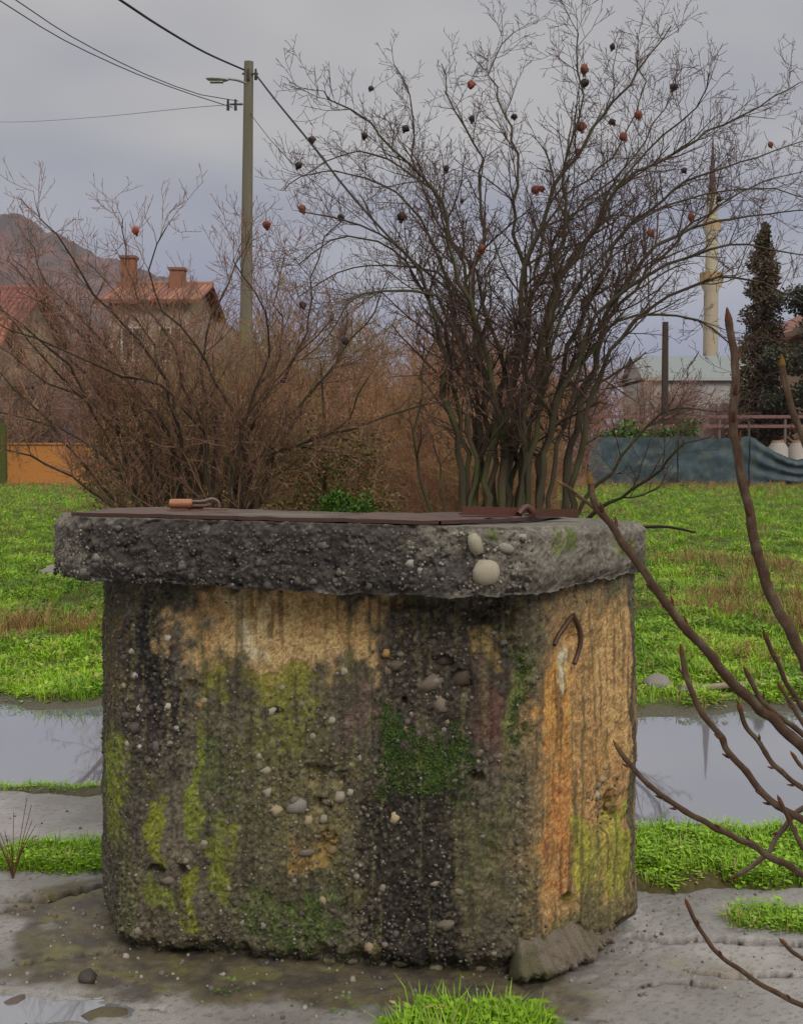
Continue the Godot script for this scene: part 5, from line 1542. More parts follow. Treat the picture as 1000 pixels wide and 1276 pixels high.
	wr.quad(Vector3(5.3, 5.1, -8.3), Vector3(-3.8, 5.1, -8.3), Vector3(-3.8, 6.8, -4), Vector3(5.3, 6.8, -4), srgb(150, 158, 156, 0.85))
	wr.tri(Vector3(-3.5, 5.1, 0), Vector3(-3.5, 6.7, -4), Vector3(-3.5, 5.1, -8), srgb(196, 194, 190, 0.9))
	wr.tri(Vector3(5.0, 5.1, 0), Vector3(5.0, 5.1, -8), Vector3(5.0, 6.7, -4), srgb(196, 194, 190, 0.9))
	part("roof", wr.mesh(), m, wh)
	window(wh, -2.6, 2.4, -1.4, 3.8, 0.0, m, srgb(220, 220, 216, 0.9), srgb(110, 112, 116, 0.8))
	window(wh, 0.0, 2.4, 1.2, 3.8, 0.0, m, srgb(220, 220, 216, 0.9), srgb(110, 112, 116, 0.8))
	window(wh, 2.4, 2.4, 3.6, 3.8, 0.0, m, srgb(220, 220, 216, 0.9), srgb(110, 112, 116, 0.8))
	# ---- tan house with balcony at the right
	var th := thing("tan_house", "tan two storey house with balcony and wide eaves beside the cypress", "house", Vector3(19.6, 0, -54.0))
	var tan := srgb(198, 168, 140, 0.9)
	box_part("wall", Vector3(-2.6, -0.3, -8), Vector3(4.0, 5.9, 0), tan, m, th)
	var re := Acc.new()
	re.block(Vector3(-3.4, 5.903, -8.6), Vector3(4.6, 6.12, 1.2), srgb(176, 140, 116, 0.9))
	re.quad(Vector3(-3.4, 6.123, 1.2), Vector3(4.6, 6.123, 1.2), Vector3(2.6, 7.6, -3.7), Vector3(-1.0, 7.6, -3.7), tiles[1])
	re.quad(Vector3(-3.4, 6.123, -8.6), Vector3(-3.4, 6.123, 1.2), Vector3(-1.0, 7.6, -3.7), Vector3(-1.0, 7.6, -3.7), tiles[1])
	part("roof", re.mesh(), m, th)
	var bl := Acc.new()
	bl.block(Vector3(-3.0, 2.5, 0.003), Vector3(4.0, 2.7, 1.2), srgb(190, 156, 126, 0.9))
	bl.block(Vector3(-3.0, 2.703, 1.1), Vector3(4.0, 3.5, 1.2), srgb(206, 178, 146, 0.9))
	part("balcony", bl.mesh(), m, th)
	window(th, -1.9, 3.6, -0.9, 5.1, 0.0, m, srgb(226, 222, 214, 0.9), glass)
	window(th, -1.9, 0.8, -0.9, 2.1, 0.0, m, srgb(226, 222, 214, 0.9), glass)

	# ---- fence of dark green sheeting
	var fe := thing("sheeting_fence", "long fence of dark blue green plastic sheeting at the field's edge", "fence", Vector3(9.5, 0, -41.5))
	var fp := noise(95, 0.6, 3)
	var xs := [-3.5, -0.6, 1.7, 3.9, 7.5]
	for k in 4:
		var sheet := Acc.new()
		var nu := 60
		var nv := 24
		for y in nv:
			for x in nu:
				var u := float(x) / (nu - 1)
				var v := float(y) / (nv - 1)
				var px: float = lerpf(xs[k] + 0.02, xs[k + 1] - 0.02, u)
				var sag: float = [0.04, 0.06, 0.22, 0.1][k] * sin(u * PI) + smooth(1.6, 3.6, px) * 0.62
				var high: float = 1.62 - sag + 0.03 * fp.get_noise_2d(px * 4.0, 1.0)
				var fold := 0.05 * sin((v * 3.5 + px * 0.25) * TAU * 0.9) * smooth(1.2, 2.5, px) + 0.07 * fp.get_noise_2d(px * 2.0, v * 3.0)
				sheet.v.append(Vector3(px, lerpf(0.02, high, v), fold + 0.06))
				sheet.c.append(srgb(74, 92, 98, 0.9).lerp(srgb(92, 106, 104, 0.9), smooth(0.0, 0.4, fp.get_noise_2d(px * 3.0, v * 5.0 + 7.0))))
		sheet.lattice(nu, nv)
		part("sheet", sheet.mesh(), m, fe)
	for k in 5:
		var pp := Acc.new()
		pp.tube(PackedVector3Array([Vector3(xs[k], -0.2, -0.08), Vector3(xs[k] + 0.02, 2.1, -0.08)]), 0.04, 0.04, 7, srgb(124, 112, 96, 0.8))
		part("post", pp.mesh(), m_bark, fe)
	# pergola frame behind it
	var pg := thing("pergola", "pinkish rusty metal pergola frame standing behind the sheeting fence", "pergola", Vector3(11.0, 0, -45.0))
	for k in 5:
		var px := -4.5 + k * 2.3
		var pp := Acc.new()
		pp.tube(PackedVector3Array([Vector3(px, -0.2, 0), Vector3(px, 2.25, 0)]), 0.05, 0.05, 7, srgb(150, 130, 116, 0.8))
		part("post", pp.mesh(), m_rust, pg)
	for yy in [2.28, 1.95]:
		var rl := Acc.new()
		rl.block(Vector3(-5, yy, -0.06), Vector3(5.2, yy + 0.11, 0.06), srgb(160, 118, 112, 0.8))
		part("rail", rl.mesh(), m_rust, pg)
	for k in 2:
		var bx := thing("white_barrel", "white plastic barrel behind the sagging fence sheet", "barrel", Vector3(12.75 + k * 0.85, 0, -43.6 - k * 0.5), "barrels behind the fence")
		var bb := Acc.new()
		bb.tube(PackedVector3Array([Vector3(0, 0, 0), Vector3(0, 0.1, 0)]), 0.28, 0.34, 14, srgb(214, 206, 196, 0.9))
		bb.tube(PackedVector3Array([Vector3(0, 0.1, 0), Vector3(0, 1.25, 0)]), 0.34, 0.34, 14, srgb(214, 206, 196, 0.9))
		bb.tube(PackedVector3Array([Vector3(0, 1.25, 0), Vector3(0, 1.42, 0)]), 0.34, 0.22, 14, srgb(214, 206, 196, 0.9))
		part("shell", bb.mesh(), m, bx)
		var lidd := Acc.new()
		lidd.tube(PackedVector3Array([Vector3(0, 1.423, 0), Vector3(0, 1.5, 0)]), 0.2, 0.2, 12, srgb(190, 150, 130, 0.9))
		part("lid", lidd.mesh(), m, bx)
	# bare wooden pole beside the hall
	var wp := thing("wooden_pole", "plain weathered wooden pole standing before the white hall", "pole", Vector3(11.2, 0, -55.0))
	var wa := Acc.new()
	wa.tube(PackedVector3Array([Vector3(0, -0.2, 0), Vector3(0.03, 3, 0), Vector3(0.02, 6.6, 0)]), 0.17, 0.13, 10, srgb(104, 88, 76, 0.8))
	part("shaft", wa.mesh(), m_bark, wp)

# ---------------------------------------------------------------- trees
func build_trees(m_bark: StandardMaterial3D, m_twig: StandardMaterial3D, m_leaf: StandardMaterial3D) -> void:
	var rng := RandomNumberGenerator.new()
	rng.seed = 11
	var foot := Vector3(0.78, 0.0, -9.4)
	var tree := thing("pomegranate_tree", "large bare pomegranate tree with many mossy stems behind the well", "tree", foot)
	stemmed_tree(tree, POMEGRANATE_STEMS, rng, m_bark, m_twig, {
		bark = srgb(100, 88, 72, 0.92), moss = srgb(100, 104, 66, 0.9), col = srgb(88, 72, 62, 0.85), tip = srgb(102, 76, 70, 0.85), seg = 0.10, wander = 0.22, up = 0.25, thin = 0.0017,
		levels = 3, step = [0.07, 0.06, 0.055], len = [[0.14, 0.42], [0.07, 0.20], [0.03, 0.08]], len0 = [0.35, 0.95], first = 1.2, gap = 0.14, lean = Vector3(0, 0.15, 0)})
	var fruit := fruit_mesh()
	var fm := [fruit_material(srgb(138, 74, 56, 0.9)), fruit_material(srgb(64, 46, 44, 0.8))]
	for f in POMEGRANATES:
		add_fruit(tree, fruit, fm[f[2]], f[0] - foot, f[1], rng, m_twig)
	var bfoot := Vector3(-1.4, 0.0, -9.2)
	var bush := thing("bare_bush", "wide bare reddish brown bush with crossing stems before the houses", "bush", bfoot)
	stemmed_tree(bush, BUSH_STEMS, rng, m_bark, m_twig, {
		bark = srgb(86, 70, 56, 0.9), moss = srgb(84, 80, 56, 0.9), col = srgb(112, 88, 70, 0.95), tip = srgb(146, 106, 92, 0.95), seg = 0.12, wander = 0.18, up = 0.35, thin = 0.0017,
		levels = 3, step = [0.075, 0.07, 0.08], len = [[0.18, 0.50], [0.08, 0.24], [0.03, 0.09]], len0 = [0.28, 0.66], first = 0.8, gap = 0.10, lean = Vector3(0, 0.2, 0)})
	for f in BUSH_FRUIT:
		add_fruit(bush, fruit, fruit_material(srgb(172, 78, 58, 0.9)) if f[2] == 0 else fm[1], f[0] - bfoot, f[1], rng, m_twig)

	# thickets behind: three kinds, repeated
	var kinds := []
	for k in 3:
		var col: Color = [srgb(150, 116, 82, 0.95), srgb(156, 112, 92, 0.95), srgb(136, 122, 76, 0.95)][k]
		kinds.append(shrub_mesh(rng, 26, [3.0, 3.4, 3.2][k], [3.2, 3.6, 2.6][k], {col = col, tip = col * 1.15, r0 = 0.012, thin = 0.0025, seg = 0.16, wander = 0.2, up = 0.4, levels = 2, per = 6,
			step = [0.10, 0.10], len = [[0.12, 0.35], [0.06, 0.18]], len0 = [0.25, 0.75]}))
	var names := ["brown_thicket", "reddish_thicket", "olive_thicket"]
	var labels := ["thicket of bare brown shoots behind the well", "thicket of bare reddish shoots behind the well", "thicket of bare olive shoots behind the well"]
	var spots := [[-2.6, -16.5, 2, 1.0], [0.9, -15.0, 0, 0.85], [-0.9, -15.5, 0, 0.92], [0.2, -17.5, 1, 1.0], [-0.3, -20.5, 0, 1.15], [1.4, -19.0, 0, 1.0], [-3.6, -19.5, 0, 1.15], [-1.6, -22.0, 2, 1.35], [2.5, -23.0, 1, 1.0], [1.8, -25.0, 1, 1.25], [-3.4, -26.0, 1, 1.4], [0.6, -29.0, 0, 1.4]]
	for s in spots:
		var o := thing(names[s[2]], labels[s[2]], "thicket", Vector3(s[0], 0, s[1]), names[s[2]].replace("_", " ") + "s")
		part("stems", kinds[s[2]][0], m_twig, o)
		part("crown", kinds[s[2]][1], m_twig, o)
		o.rotation.y = rng.randf() * TAU
		o.scale = Vector3.ONE * s[3]
	# far bare trees that close the horizon
	var far := []
	for k in 2:
		var col: Color = [srgb(150, 122, 116, 0.95), srgb(158, 128, 104, 0.95)][k]
		far.append(shrub_mesh(rng, 26, 6.0, 6.5, {col = col, tip = col * 1.1, r0 = 0.035, thin = 0.006, seg = 0.4, wander = 0.2, up = 0.5, levels = 2, per = 5,
			step = [0.22, 0.22], len = [[0.3, 0.9], [0.15, 0.5]], len0 = [0.6, 1.8]}))
	for k in 17:
		var x := -24.0 + k * 3.2 + rng.randf_range(-0.8, 0.8)
		if k in [3, 4, 5]: x = [-14.2, -11.0, -8.4][k - 3]
		if k in [14, 15]: x -= 3.0
		var z := (-45.2 - 0.5 * (k - 3)) if k in [3, 4, 5] else rng.randf_range(-62.0, -49.0) if k < 11 else rng.randf_range(-66.0, -60.0)
		var kk := k % 2
		var o := thing(["greyish_bare_tree", "brownish_bare_tree"][kk], ["far bare tree with greyish pink twigs beyond the field", "far bare tree with tan brown twigs beyond the field"][kk], "tree", Vector3(x, 0, z), ["far greyish bare trees", "far brownish bare trees"][kk])
		part("trunk", far[kk][0], m_twig, o)
		part("crown", far[kk][1], m_twig, o)
		o.rotation.y = rng.randf() * TAU
		var s := rng.randf_range(0.75, 1.05)
		o.scale = Vector3(s, s * (0.8 if k >= 11 else 1.0), s)
	# evergreens: cypress, pine, hedge, bright shrub
	var cyp := thing("cypress_tree", "tall narrow dark cypress with brownish foliage beside the tan house", "tree", Vector3(14.5, 0, -52.0))
	var lumps := []
	for k in 26:
		var y := 0.8 + k * 0.36
		var r := 1.15 * (1.0 - pow(k / 26.0, 1.6)) + 0.12
		lumps.append([Vector3(rng.randf_range(-0.25, 0.25), y, rng.randf_range(-0.25, 0.25)), Vector3(r, 0.5, r)])
	part("crown", leafy_mesh(rng, lumps, 22000, 0.13, [srgb(92, 78, 54, 0.8), srgb(72, 74, 50, 0.8), srgb(110, 84, 60, 0.8)]), m_leaf, cyp)
	tree_trunk(cyp, 9.6, 0.16, m_bark)
	var pine := thing("pine_tree", "broad dark green pine between the cypress and the tan house", "tree", Vector3(16.6, 0, -50.0))
	lumps = []
	for k in 34:
		var y := rng.randf_range(1.8, 7.6)
		var r := 2.6 * sqrt(clampf(1.0 - pow((y - 3.6) / 4.4, 2.0), 0.05, 1.0))
		var an := rng.randf() * TAU
		lumps.append([Vector3(cos(an) * r * 0.7, y, sin(an) * r * 0.7), Vector3(0.9, 0.5, 0.9)])
	part("crown", leafy_mesh(rng, lumps, 24000, 0.15, [srgb(70, 74, 56, 0.8), srgb(84, 84, 58, 0.8), srgb(60, 66, 54, 0.8)]), m_leaf, pine)
	tree_trunk(pine, 7.0, 0.2, m_bark)
	var ivy := thing("ivy_hedge", "bright green leafy hedge showing above the sheeting fence", "hedge", Vector3(8.9, 0, -43.2))
	lumps = []
	for k in 20: lumps.append([Vector3(rng.randf_range(-2.0, 1.7), rng.randf_range(0.8, 1.95), rng.randf_range(-0.3, 0.3)), Vector3(0.5, 0.35, 0.35)])
	part("foliage", leafy_mesh(rng, lumps, 5200, 0.12, [srgb(92, 128, 44, 0.7), srgb(70, 100, 40, 0.7), srgb(112, 140, 60, 0.7)]), m_leaf, ivy)
	tree_trunk(ivy, 1.6, 0.05, m_bark)
	var gs := thing("leafy_shrub", "low bright green leafy shrub between bush and pomegranate stems", "shrub", Vector3(-0.62, 0, -13.2))
	lumps = []
	for k in 14: lumps.append([Vector3(rng.randf_range(-0.25, 0.25), rng.randf_range(0.1, 0.72), rng.randf_range(-0.25, 0.25)), Vector3(0.17, 0.14, 0.17)])
	part("foliage", leafy_mesh(rng, lumps, 2600, 0.045, [srgb(76, 118, 30, 0.75), srgb(58, 94, 28, 0.75), srgb(94, 132, 44, 0.75)]), m_leaf, gs)
	tree_trunk(gs, 0.7, 0.02, m_bark)
	# an olive-green broom shrub behind the bush
	for k in 3:
		var ol := thing("olive_broom", "dense olive green broom shrub behind the bare bush", "shrub", Vector3([-1.9, -2.7, -0.9][k], 0, [-13.0, -14.2, -14.4][k]), "olive broom shrubs")
		lumps = []
		for j in 30:
			var y := rng.randf_range(0.3, 1.9 - 0.2 * k)
			var r := 0.75 * (1.0 - pow(y / 2.6, 2.0))
			lumps.append([Vector3(rng.randf_range(-r, r), y, rng.randf_range(-r, r)), Vector3(0.3, 0.34, 0.3)])
		part("foliage", leafy_mesh(rng, lumps, 9000, 0.04, [srgb(112, 100, 56, 0.8), srgb(92, 92, 50, 0.8), srgb(128, 98, 62, 0.8)]), m_leaf, ol)
		tree_trunk(ol, 2.2, 0.03, m_bark)
	# a fallen stick behind the cap
	var st := Acc.new()
	st.tube(spline([Vector3(0.62, 0.98, -4.05), Vector3(0.80, 1.005, -4.0), Vector3(0.92, 0.985, -4.02)], 0.03), 0.006, 0.004, 6, srgb(70, 54, 46, 0.8))
	st.tube(spline([Vector3(0.55, 0.0, -4.10), Vector3(0.60, 0.55, -4.08), Vector3(0.62, 0.98, -4.05)], 0.06), 0.009, 0.006, 6, srgb(70, 54, 46, 0.8))
	var so := part("dead_stick", st.mesh(), m_bark, self)
	tag(so, "thin dark bent stick poking out behind the well cap", "stick")
func tree_trunk(o: Node3D, high: float, r: float, m: Material) -> void:
	var a := Acc.new()
	a.tube(spline([Vector3(0, -0.1, 0), Vector3(0.05, high * 0.5, 0.03), Vector3(0, high, 0)], high * 0.1), r, r * 0.3, 8, srgb(84, 70, 56, 0.8))
	part("trunk", a.mesh(), m, o)
func fruit_material(c: Color) -> StandardMaterial3D:
	var m := material(0.6, 25.0, 0.6)
	m.albedo_color = c.linear_to_srgb()
	return m
func fruit_mesh() -> ArrayMesh:
	# round, a little flattened, with the crown of the calyx below
	var a := Acc.new()
	var prof := [[-1.30, 0.34], [-1.05, 0.24], [-0.95, 0.38], [-0.7, 0.72], [-0.3, 0.97], [0.1, 1.0], [0.5, 0.85], [0.8, 0.55], [0.93, 0.2], [0.95, 0.02]]
	var nn := noise(99, 0.8, 2)
	for q in prof:
		for s in 15:
			var an := TAU * (s % 14) / 14.0
			var r: float = q[1] * (0.9 + 0.45 * nn.get_noise_2d(cos(an) * 2.0, sin(an) * 2.0 + q[0]))
			if q[0] < -1.2: r *= 1.0 + 0.35 * (s % 2)
			a.v.append(Vector3(-cos(an) * r, q[0], sin(an) * r) * -1.0 * Vector3(1, -1, 1))
			a.c.append(Color.WHITE)
	a.lattice(15, prof.size())
	return a.mesh()
func add_fruit(tree: Node3D, mesh: Mesh, m: Material, p: Vector3, r: float, rng: RandomNumberGenerator, m_twig: Material) -> void:
	var o := part("fruit", mesh, m, tree)
	var bs := Basis.from_euler(Vector3(rng.randf_range(-0.5, 0.5), rng.randf() * TAU, rng.randf_range(-0.5, 0.5)))
	o.transform = Transform3D(bs.scaled(Vector3(rng.randf_range(0.7, 1.0), rng.randf_range(0.75, 1.0), 0.9) * r), p)
	# the stalk it hangs by
	var a := Acc.new()
	a.tube(PackedVector3Array([Vector3(0, 0.9, 0), Vector3(0.3, 2.2, 0.2), Vector3(0.2, 4.6, 0.1)]), 0.08, 0.07, 4, srgb(86, 66, 56, 0.8))
	part("stalk", a.mesh(), m_twig, o)

func build_sapling(m_bark: StandardMaterial3D) -> void:
	var rng := RandomNumberGenerator.new()
	rng.seed = 5
	var root := Vector3(1.12, 0.0, -2.0)
	var sap := thing("fig_sapling", "leafless fig sapling with knobbly brown branches reaching before the well", "sapling", root)
	var stump := Acc.new()
	stump.tube(spline([Vector3(0, -0.1, 0), Vector3(0.02, 0.12, 0.0), Vector3(-0.02, 0.3, 0.02)], 0.05), 0.055, 0.035, 10, srgb(92, 76, 62, 0.8))
	part("trunk", stump.mesh(), m_bark, sap)
	var idx := 0
	var kink_n := noise(66, 9.0, 2)
	for br in SAPLING_BRANCHES:
		var r: float = br[0]
		var ctrl: Array = br[1].duplicate()
		for k in ctrl.size(): ctrl[k] -= root
		if idx != 14:
			ctrl.append((ctrl[ctrl.size() - 1] as Vector3).lerp(Vector3(-0.02, 0.28, 0.02), 0.55) + Vector3(0, -0.03, 0))
			ctrl.append(Vector3(-0.01, 0.25 + 0.01 * (idx % 4), 0.01))
		var pts := spline(ctrl, 0.006)
		var along_run := 0.0
		for k in pts.size():
			if k > 0: along_run += pts[k].distance_to(pts[k - 1])
			pts[k] += Vector3(kink_n.get_noise_2d(along_run, idx * 3.0), kink_n.get_noise_2d(along_run, idx * 3.0 + 50.0), kink_n.get_noise_2d(along_run, idx * 3.0 + 90.0)) * minf(0.006, along_run * 0.1)
		var m := pts.size()
		var a := Acc.new()
		var b := rng.randf_range(0.85, 1.15)
		var col: Color = srgb(104, 80, 62, 0.85) if idx != 6 else srgb(128, 112, 98, 0.85)
		# knots along the branch: a tube whose thickness swells at each
		var knot := rng.randf_range(0.03, 0.06)
		var sides := 9
		var run := 0.0
		var side := Vector3.ZERO
		var kinks := Vector3.ZERO
		for k in m:
			if k > 0: run += pts[k].distance_to(pts[k - 1])
			var t := (pts[mini(k + 1, m - 1)] - pts[maxi(k - 1, 0)]).normalized()
			side = t.cross(Vector3(0.31, 0.17, 0.93)).normalized() if side == Vector3.ZERO else (side - t * side.dot(t)).normalized()
			var up := t.cross(side)
			var f := run / 0.9
			var w := r * clampf(0.52 + 0.52 * f, 0.52, 1.05)
			var ph := fposmod(run + 0.012 * sin(run * 31.0 + idx), 0.046) - 0.023
			var ring := exp(-pow(ph / 0.0045, 2.0))
			w *= 1.0 + 0.15 * ring * (0.4 + 0.6 * absf(sin(floor(run / 0.046) * 2.3 + idx)))
			if k == 0: w *= 0.55
			for s in sides:
				var an := TAU * s / sides
				var d := side * cos(an) + up * sin(an)
				a.v.append(pts[k] + d * w * (1.0 + 0.08 * w_mid.get_noise_3dv(pts[k] + d * 0.01)))
				a.n.append(d)
				var tone := 1.0 + 0.35 * w_fine.get_noise_3dv(pts[k] * 0.6 + d * 0.01)
				var patch := smooth(0.1, 0.4, w_lump.get_noise_3dv((pts[k] + d * 0.01) * 5.0)) * 0.6
				a.c.append(Color(col.r * b * tone, col.g * b * tone, col.b * b * tone).lerp(srgb(138, 122, 100, 0.9), patch).lerp(srgb(92, 60, 46, 0.9), ring * 0.5))
		for k in m - 1:
			for s in sides:
				var a0 := k * sides + s
				var a1 := k * sides + (s + 1) % sides
				a.i.append_array([a0, a0 + sides, a1 + sides, a0, a1 + sides, a1])
		var bo := part("branch", a.mesh(), m_bark, sap)
		# pointed end bud, yellowish, and a few side buds
		var t0 := (pts[0] - pts[3]).normalized()
		var bud := Acc.new()
		bud.tube(PackedVector3Array([pts[0] - t0 * 0.004, pts[0] + t0 * 0.004, pts[0] + t0 * r * 0.9, pts[0] + t0 * r * 1.5]), r * 0.6, r * 0.12, 8, srgb(150, 112, 52, 0.9) if idx in [0, 2, 3, 14] else srgb(124, 82, 52, 0.9))
		part("bud", bud.mesh(), m_bark, bo)
		for j in 6:
			var k := mini(5 + j * 8 + rng.randi() % 5, m - 2)
			var t := (pts[k] - pts[k + 1]).normalized()
			var sd := t.cross(Vector3(rng.randf_range(-1, 1), rng.randf_range(-1, 1), rng.randf_range(-1, 1))).normalized()
			var sb := Acc.new()
			var p0 := pts[k] + sd * r * 0.5
			sb.tube(PackedVector3Array([p0, p0 + (sd + t) * r * 0.45, p0 + (sd + t * 1.6) * r * 0.75]), r * 0.42, r * 0.1, 6, srgb(112, 70, 54, 0.9))
			part("bud", sb.mesh(), m_bark, bo)
		idx += 1

# ---------------------------------------------------------------- grass and small ground things
func build_grass(m_grass: Material, m_stone: Material, m_twig: Material) -> void:
	var rng := RandomNumberGenerator.new()
	rng.seed = 77
	var w := Color.WHITE
	var shades := [w, Color(0.75, 0.8, 0.8), Color(1.2, 1.0, 0.8), Color(1.4, 1.05, 1.0)]
	var tufts := []
	var weeds := []
	for k in 3:
		tufts.append(tuft(rng, 13, 0.072, 0.0042, 0.10, shades))
		weeds.append(weed(rng, 26, 0.04, 0.022, 0.06, shades))
	var stalks := tuft(rng, 12, 0.17, 0.0035, 0.11, [w, Color(0.8, 0.8, 0.8)])
	var patch := noise(50, 0.8, 4)
	var dryn := noise(88, 0.45, 3)
	var bare_n := noise(89, 0.9, 3)
	var green0 := Color(0.125, 0.255, 0.012)
	var green1 := Color(0.27, 0.46, 0.022)
	var sets := [[], [], [], [], [], []]
	var tints := [PackedColorArray(), PackedColorArray(), PackedColorArray(), PackedColorArray(), PackedColorArray(), PackedColorArray()]
	var dry_x := []
	var dry_c := PackedColorArray()
	# the field
	for k in 95000:
		var d := 5.9 * pow(42.0 / 5.9, rng.randf())
		var x := rng.randf_range(-1, 1) * (0.40 * d + 0.8)
		var z := -d
		if z > far_shore(x) - 0.04 - 0.10 * rng.randf(): continue
		var dry := dryn.get_noise_2d(x, z) + (0.8 + 1.2 * patch.get_noise_2d(x * 2.0, z * 1.2)) * exp(-pow((x - 3.2) / 1.2, 2.0) - pow((z + 11.0) / 3.4, 2.0)) + (0.7 + 1.4 * patch.get_noise_2d(x * 2.0, z * 1.2)) * exp(-pow((x + 2.6) / 0.8, 2.0) - pow((z + 8.6) / 1.4, 2.0)) + 0.45 * smooth(28.0, 40.0, d) - 0.30
		if z < -38.0: dry += 0.6
		var p := Vector3(x, ground_y(x, z) - 0.004, z)
		var s := rng.randf_range(0.45, 1.2) * (1.0 + d / 60.0) * (1.0 + 0.6 * patch.get_noise_2d(x * 2.5 + 30.0, z * 1.5))
		if dry > 0.06 + 1.6 * rng.randf():
			dry_x.append(Transform3D(Basis(Vector3.UP, rng.randf() * TAU).scaled(Vector3(s, s * rng.randf_range(0.5, 1.1), s)), p))
			dry_c.append(Color(0.26, 0.135, 0.045).lerp(Color(0.36, 0.24, 0.09), rng.randf()))
			if rng.randf() < 0.3: continue
		var pick := rng.randi() % 6
		var t := clampf(0.45 + 1.5 * patch.get_noise_2d(x * 1.7, z * 0.9) + 0.8 * bare_n.get_noise_2d(x * 3.0, z * 2.0) + rng.randf_range(-0.3, 0.3), 0.0, 1.0)
		var q := green0.lerp(green1, t)
		if rng.randf() < 0.16: q = q.lerp(Color(0.34, 0.27, 0.09), 0.7)
		if bare_n.get_noise_2d(x, z) > 0.22 and rng.randf() < 0.75: continue
		sets[pick].append(Transform3D(Basis(Vector3.UP, rng.randf() * TAU).scaled(Vector3(s, s * rng.randf_range(0.7, 1.2), s)), p))
		tints[pick].append(q)
	for k in 6:
		var o := copies("field_grass", tufts[k] if k < 3 else weeds[k - 3], m_grass, sets[k], tints[k], self)
		tag(o, "green grass and small weeds covering the field beyond the puddle", "grass", "field grass")
	var dr := copies("dry_grass", stalks, m_grass, dry_x, dry_c, self)
	tag(dr, "patches of reddish brown dead grass stalks in the field", "grass")
	# near strips: [name, label, centre x, z, half sizes, count, tall]
	var strips := [
		["grass_strip", "band of bright grass and chickweed along the puddle beside the ochre wall", 1.35, -3.87, 0.85, 0.27, 3000, 0.75],
		["grass_strip", "bright green grass strip in the yard beside the mossy wall edge", -0.95, -3.86, 0.30, 0.13, 1200, 0.7],
		["grass_tuft", "small patch of grass in the cracked yard beside the sapling", 1.02, -3.34, 0.15, 0.09, 230, 0.6],
		["grass_tuft", "bright green grass clump at the foot of the well's front corner", 0.15, -2.66, 0.18, 0.10, 650, 0.9],
		["grass_verge", "thin grass fringe between the yard and the puddle", -1.35, -4.68, 0.75, 0.06, 420, 0.5],
	]
	for s in strips:
		var xs := [[], []]
		var cs := [PackedColorArray(), PackedColorArray()]
		for k in s[6]:
			var u := rng.randf_range(-1, 1)
			var v := rng.randf_range(-1, 1)
			var rr := maxf(absf(u), absf(v)) * 0.45 + 0.55 * sqrt(u * u + v * v)
			var x: float = s[2] + u * s[4]
			var z: float = s[3] + v * s[5]
			if rr + 0.5 * edge_n.get_noise_2d(x * 3.0, z * 3.0) > 0.98: continue
			var y := ground_y(x, z) if z < yard_edge(x) - 0.02 else yard_y(x, z)
			var sc: float = s[7] * rng.randf_range(0.55, 1.2)
			var pick := 0 if rng.randf() < 0.45 else 1
			xs[pick].append(Transform3D(Basis(Vector3.UP, rng.randf() * TAU).scaled(Vector3(sc, sc * rng.randf_range(0.7, 1.25), sc)), Vector3(x, y - 0.006, z)))
			var q := green0.lerp(green1, rng.randf())
			if rng.randf() < 0.06: q = Color(0.34, 0.30, 0.10)
			cs[pick].append(q * 1.05)
		var o := Node3D.new()
		o.name = numbered(s[0])
		add_child(o)
		tag(o, s[1], "grass", "", "stuff")
		copies("blades", tufts[0], m_grass, xs[0], cs[0], o)
		copies("leaves", weeds[0], m_grass, xs[1], cs[1], o)
	# single small weeds in the dirt by the well
	for p in [[-0.40, -2.90], [-0.13, -2.80]]:
		var wd := part("yard_weed", weeds[1], green_tint(m_grass, Color(0.12, 0.26, 0.02)), self, Vector3(p[0], yard_y(p[0], p[1]) - 0.004, p[1]))
		wd.scale = Vector3(0.5, 0.6, 0.5)
		tag(wd, "tiny green weed sprouting from the dirt before the well", "weed", "weeds before the well")
	# dead seed head at the strip's end
	var dw := Acc.new()
	for k in 16:
		var an := rng.randf() * TAU
		dw.tube(spline([Vector3(0, 0, 0), Vector3(cos(an) * 0.03, 0.09, sin(an) * 0.03), Vector3(cos(an) * 0.07, rng.randf_range(0.10, 0.24), sin(an) * 0.07)], 0.04), 0.0016, 0.001, 3, srgb(112, 78, 56, 0.8))
	var dwo := part("dead_weed", dw.mesh(), m_twig, self, Vector3(-1.13, -0.005, -3.68))
	tag(dwo, "dead brown weed at the end of the yard's grass strip", "weed")
	# stones
	var peb := [pebble_mesh(300), pebble_mesh(301), pebble_mesh(302)]
	var tn := {}
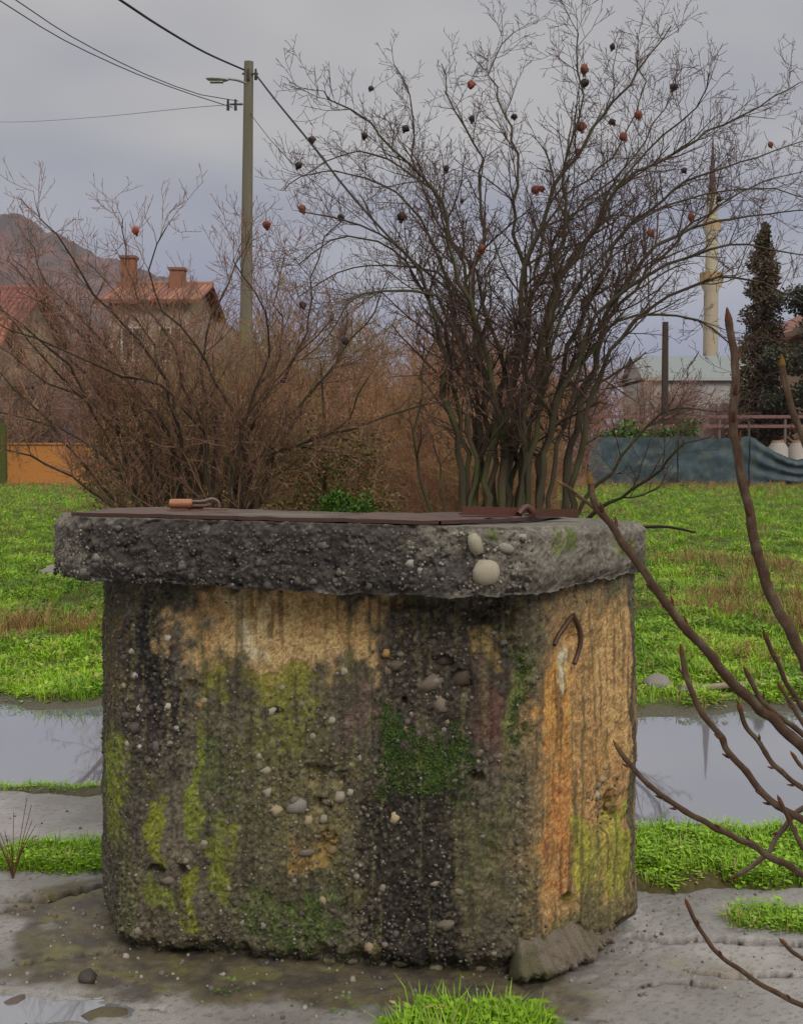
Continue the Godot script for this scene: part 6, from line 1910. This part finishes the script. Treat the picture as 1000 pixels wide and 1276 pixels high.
	var rocks := [
		["field_stone", "pale stone at the puddle's far bank, larger of a pair", 1.31, -6.55, 0.085, 0.05, Color(0.26, 0.24, 0.21)],
		["field_stone", "pale stone at the puddle's far bank, smaller of a pair", 1.44, -6.42, 0.065, 0.04, Color(0.24, 0.22, 0.19)],
		["field_stone", "flat pale stone in the grass beside the well's cap", -3.45, -12.6, 0.16, 0.06, Color(0.28, 0.26, 0.24)],
		["yard_stone", "dark wet broken stone at the edge of the yard's small pool", -0.66, -2.80, 0.05, 0.016, Color(0.12, 0.10, 0.06)],
		["yard_stone", "small dark stone beside the mossy foot of the well", -0.74, -2.96, 0.028, 0.018, Color(0.07, 0.06, 0.05)],
		["yard_stone", "flat brown sliver of stone lying in the yard's pool", -0.88, -2.87, 0.03, 0.010, Color(0.14, 0.11, 0.09)],
	]
	for r in rocks:
		var y: float = ground_y(r[2], r[3]) if r[3] < -4.0 else yard_y(r[2], r[3])
		var o := part(r[0], peb[rng.randi() % 3], stone_tint(r[6], tn, m_stone), self)
		o.transform = Transform3D(Basis(Vector3.UP, rng.randf() * TAU) * Basis.from_scale(Vector3(r[4], r[5], r[4] * 0.7)), Vector3(r[2], y + r[5] * 0.35, r[3]))
		tag(o, r[1], "stone")
	var lg := Acc.new()
	lg.tube(spline([Vector3(-0.28, 0.02, 0.05), Vector3(0.0, 0.035, 0.0), Vector3(0.32, 0.02, -0.08)], 0.06), 0.02, 0.014, 7, srgb(150, 136, 118, 0.85))
	var lo := part("driftwood", lg.mesh(), m_twig, self, Vector3(1.75, ground_y(1.75, -6.5), -6.5))
	tag(lo, "pale dead stick lying on the puddle's far bank", "stick")
	# loose grit on the yard
	var xfs := []
	var cols := PackedColorArray()
	for k in 2600:
		var x := rng.randf_range(-1.5, 1.5)
		var z := rng.randf_range(-4.4, -2.5)
		if z < yard_edge(x) + 0.04: continue
		var g := minf(well_gap(x, z), 0.5)
		if rng.randf() > 0.15 + 0.85 * (1.0 - g / 0.5): continue
		var r := rng.randf_range(0.0015, 0.0055) * (1.6 if rng.randf() < 0.08 else 1.0)
		xfs.append(Transform3D(Basis.from_euler(Vector3(rng.randf() * TAU, rng.randf() * TAU, 0)).scaled(Vector3.ONE * r), Vector3(x, yard_y(x, z) + r * 0.2, z)))
		cols.append(Color(0.12, 0.10, 0.08).lerp(Color(0.42, 0.38, 0.32), pow(rng.randf(), 1.6)))
	var go := copies("yard_grit", peb[0], m_stone, xfs, cols, self)
	tag(go, "loose grit and crumbs scattered over the yard", "grit")
func green_tint(m: StandardMaterial3D, c: Color) -> StandardMaterial3D:
	var q: StandardMaterial3D = m.duplicate()
	q.albedo_color = c.linear_to_srgb()
	return q
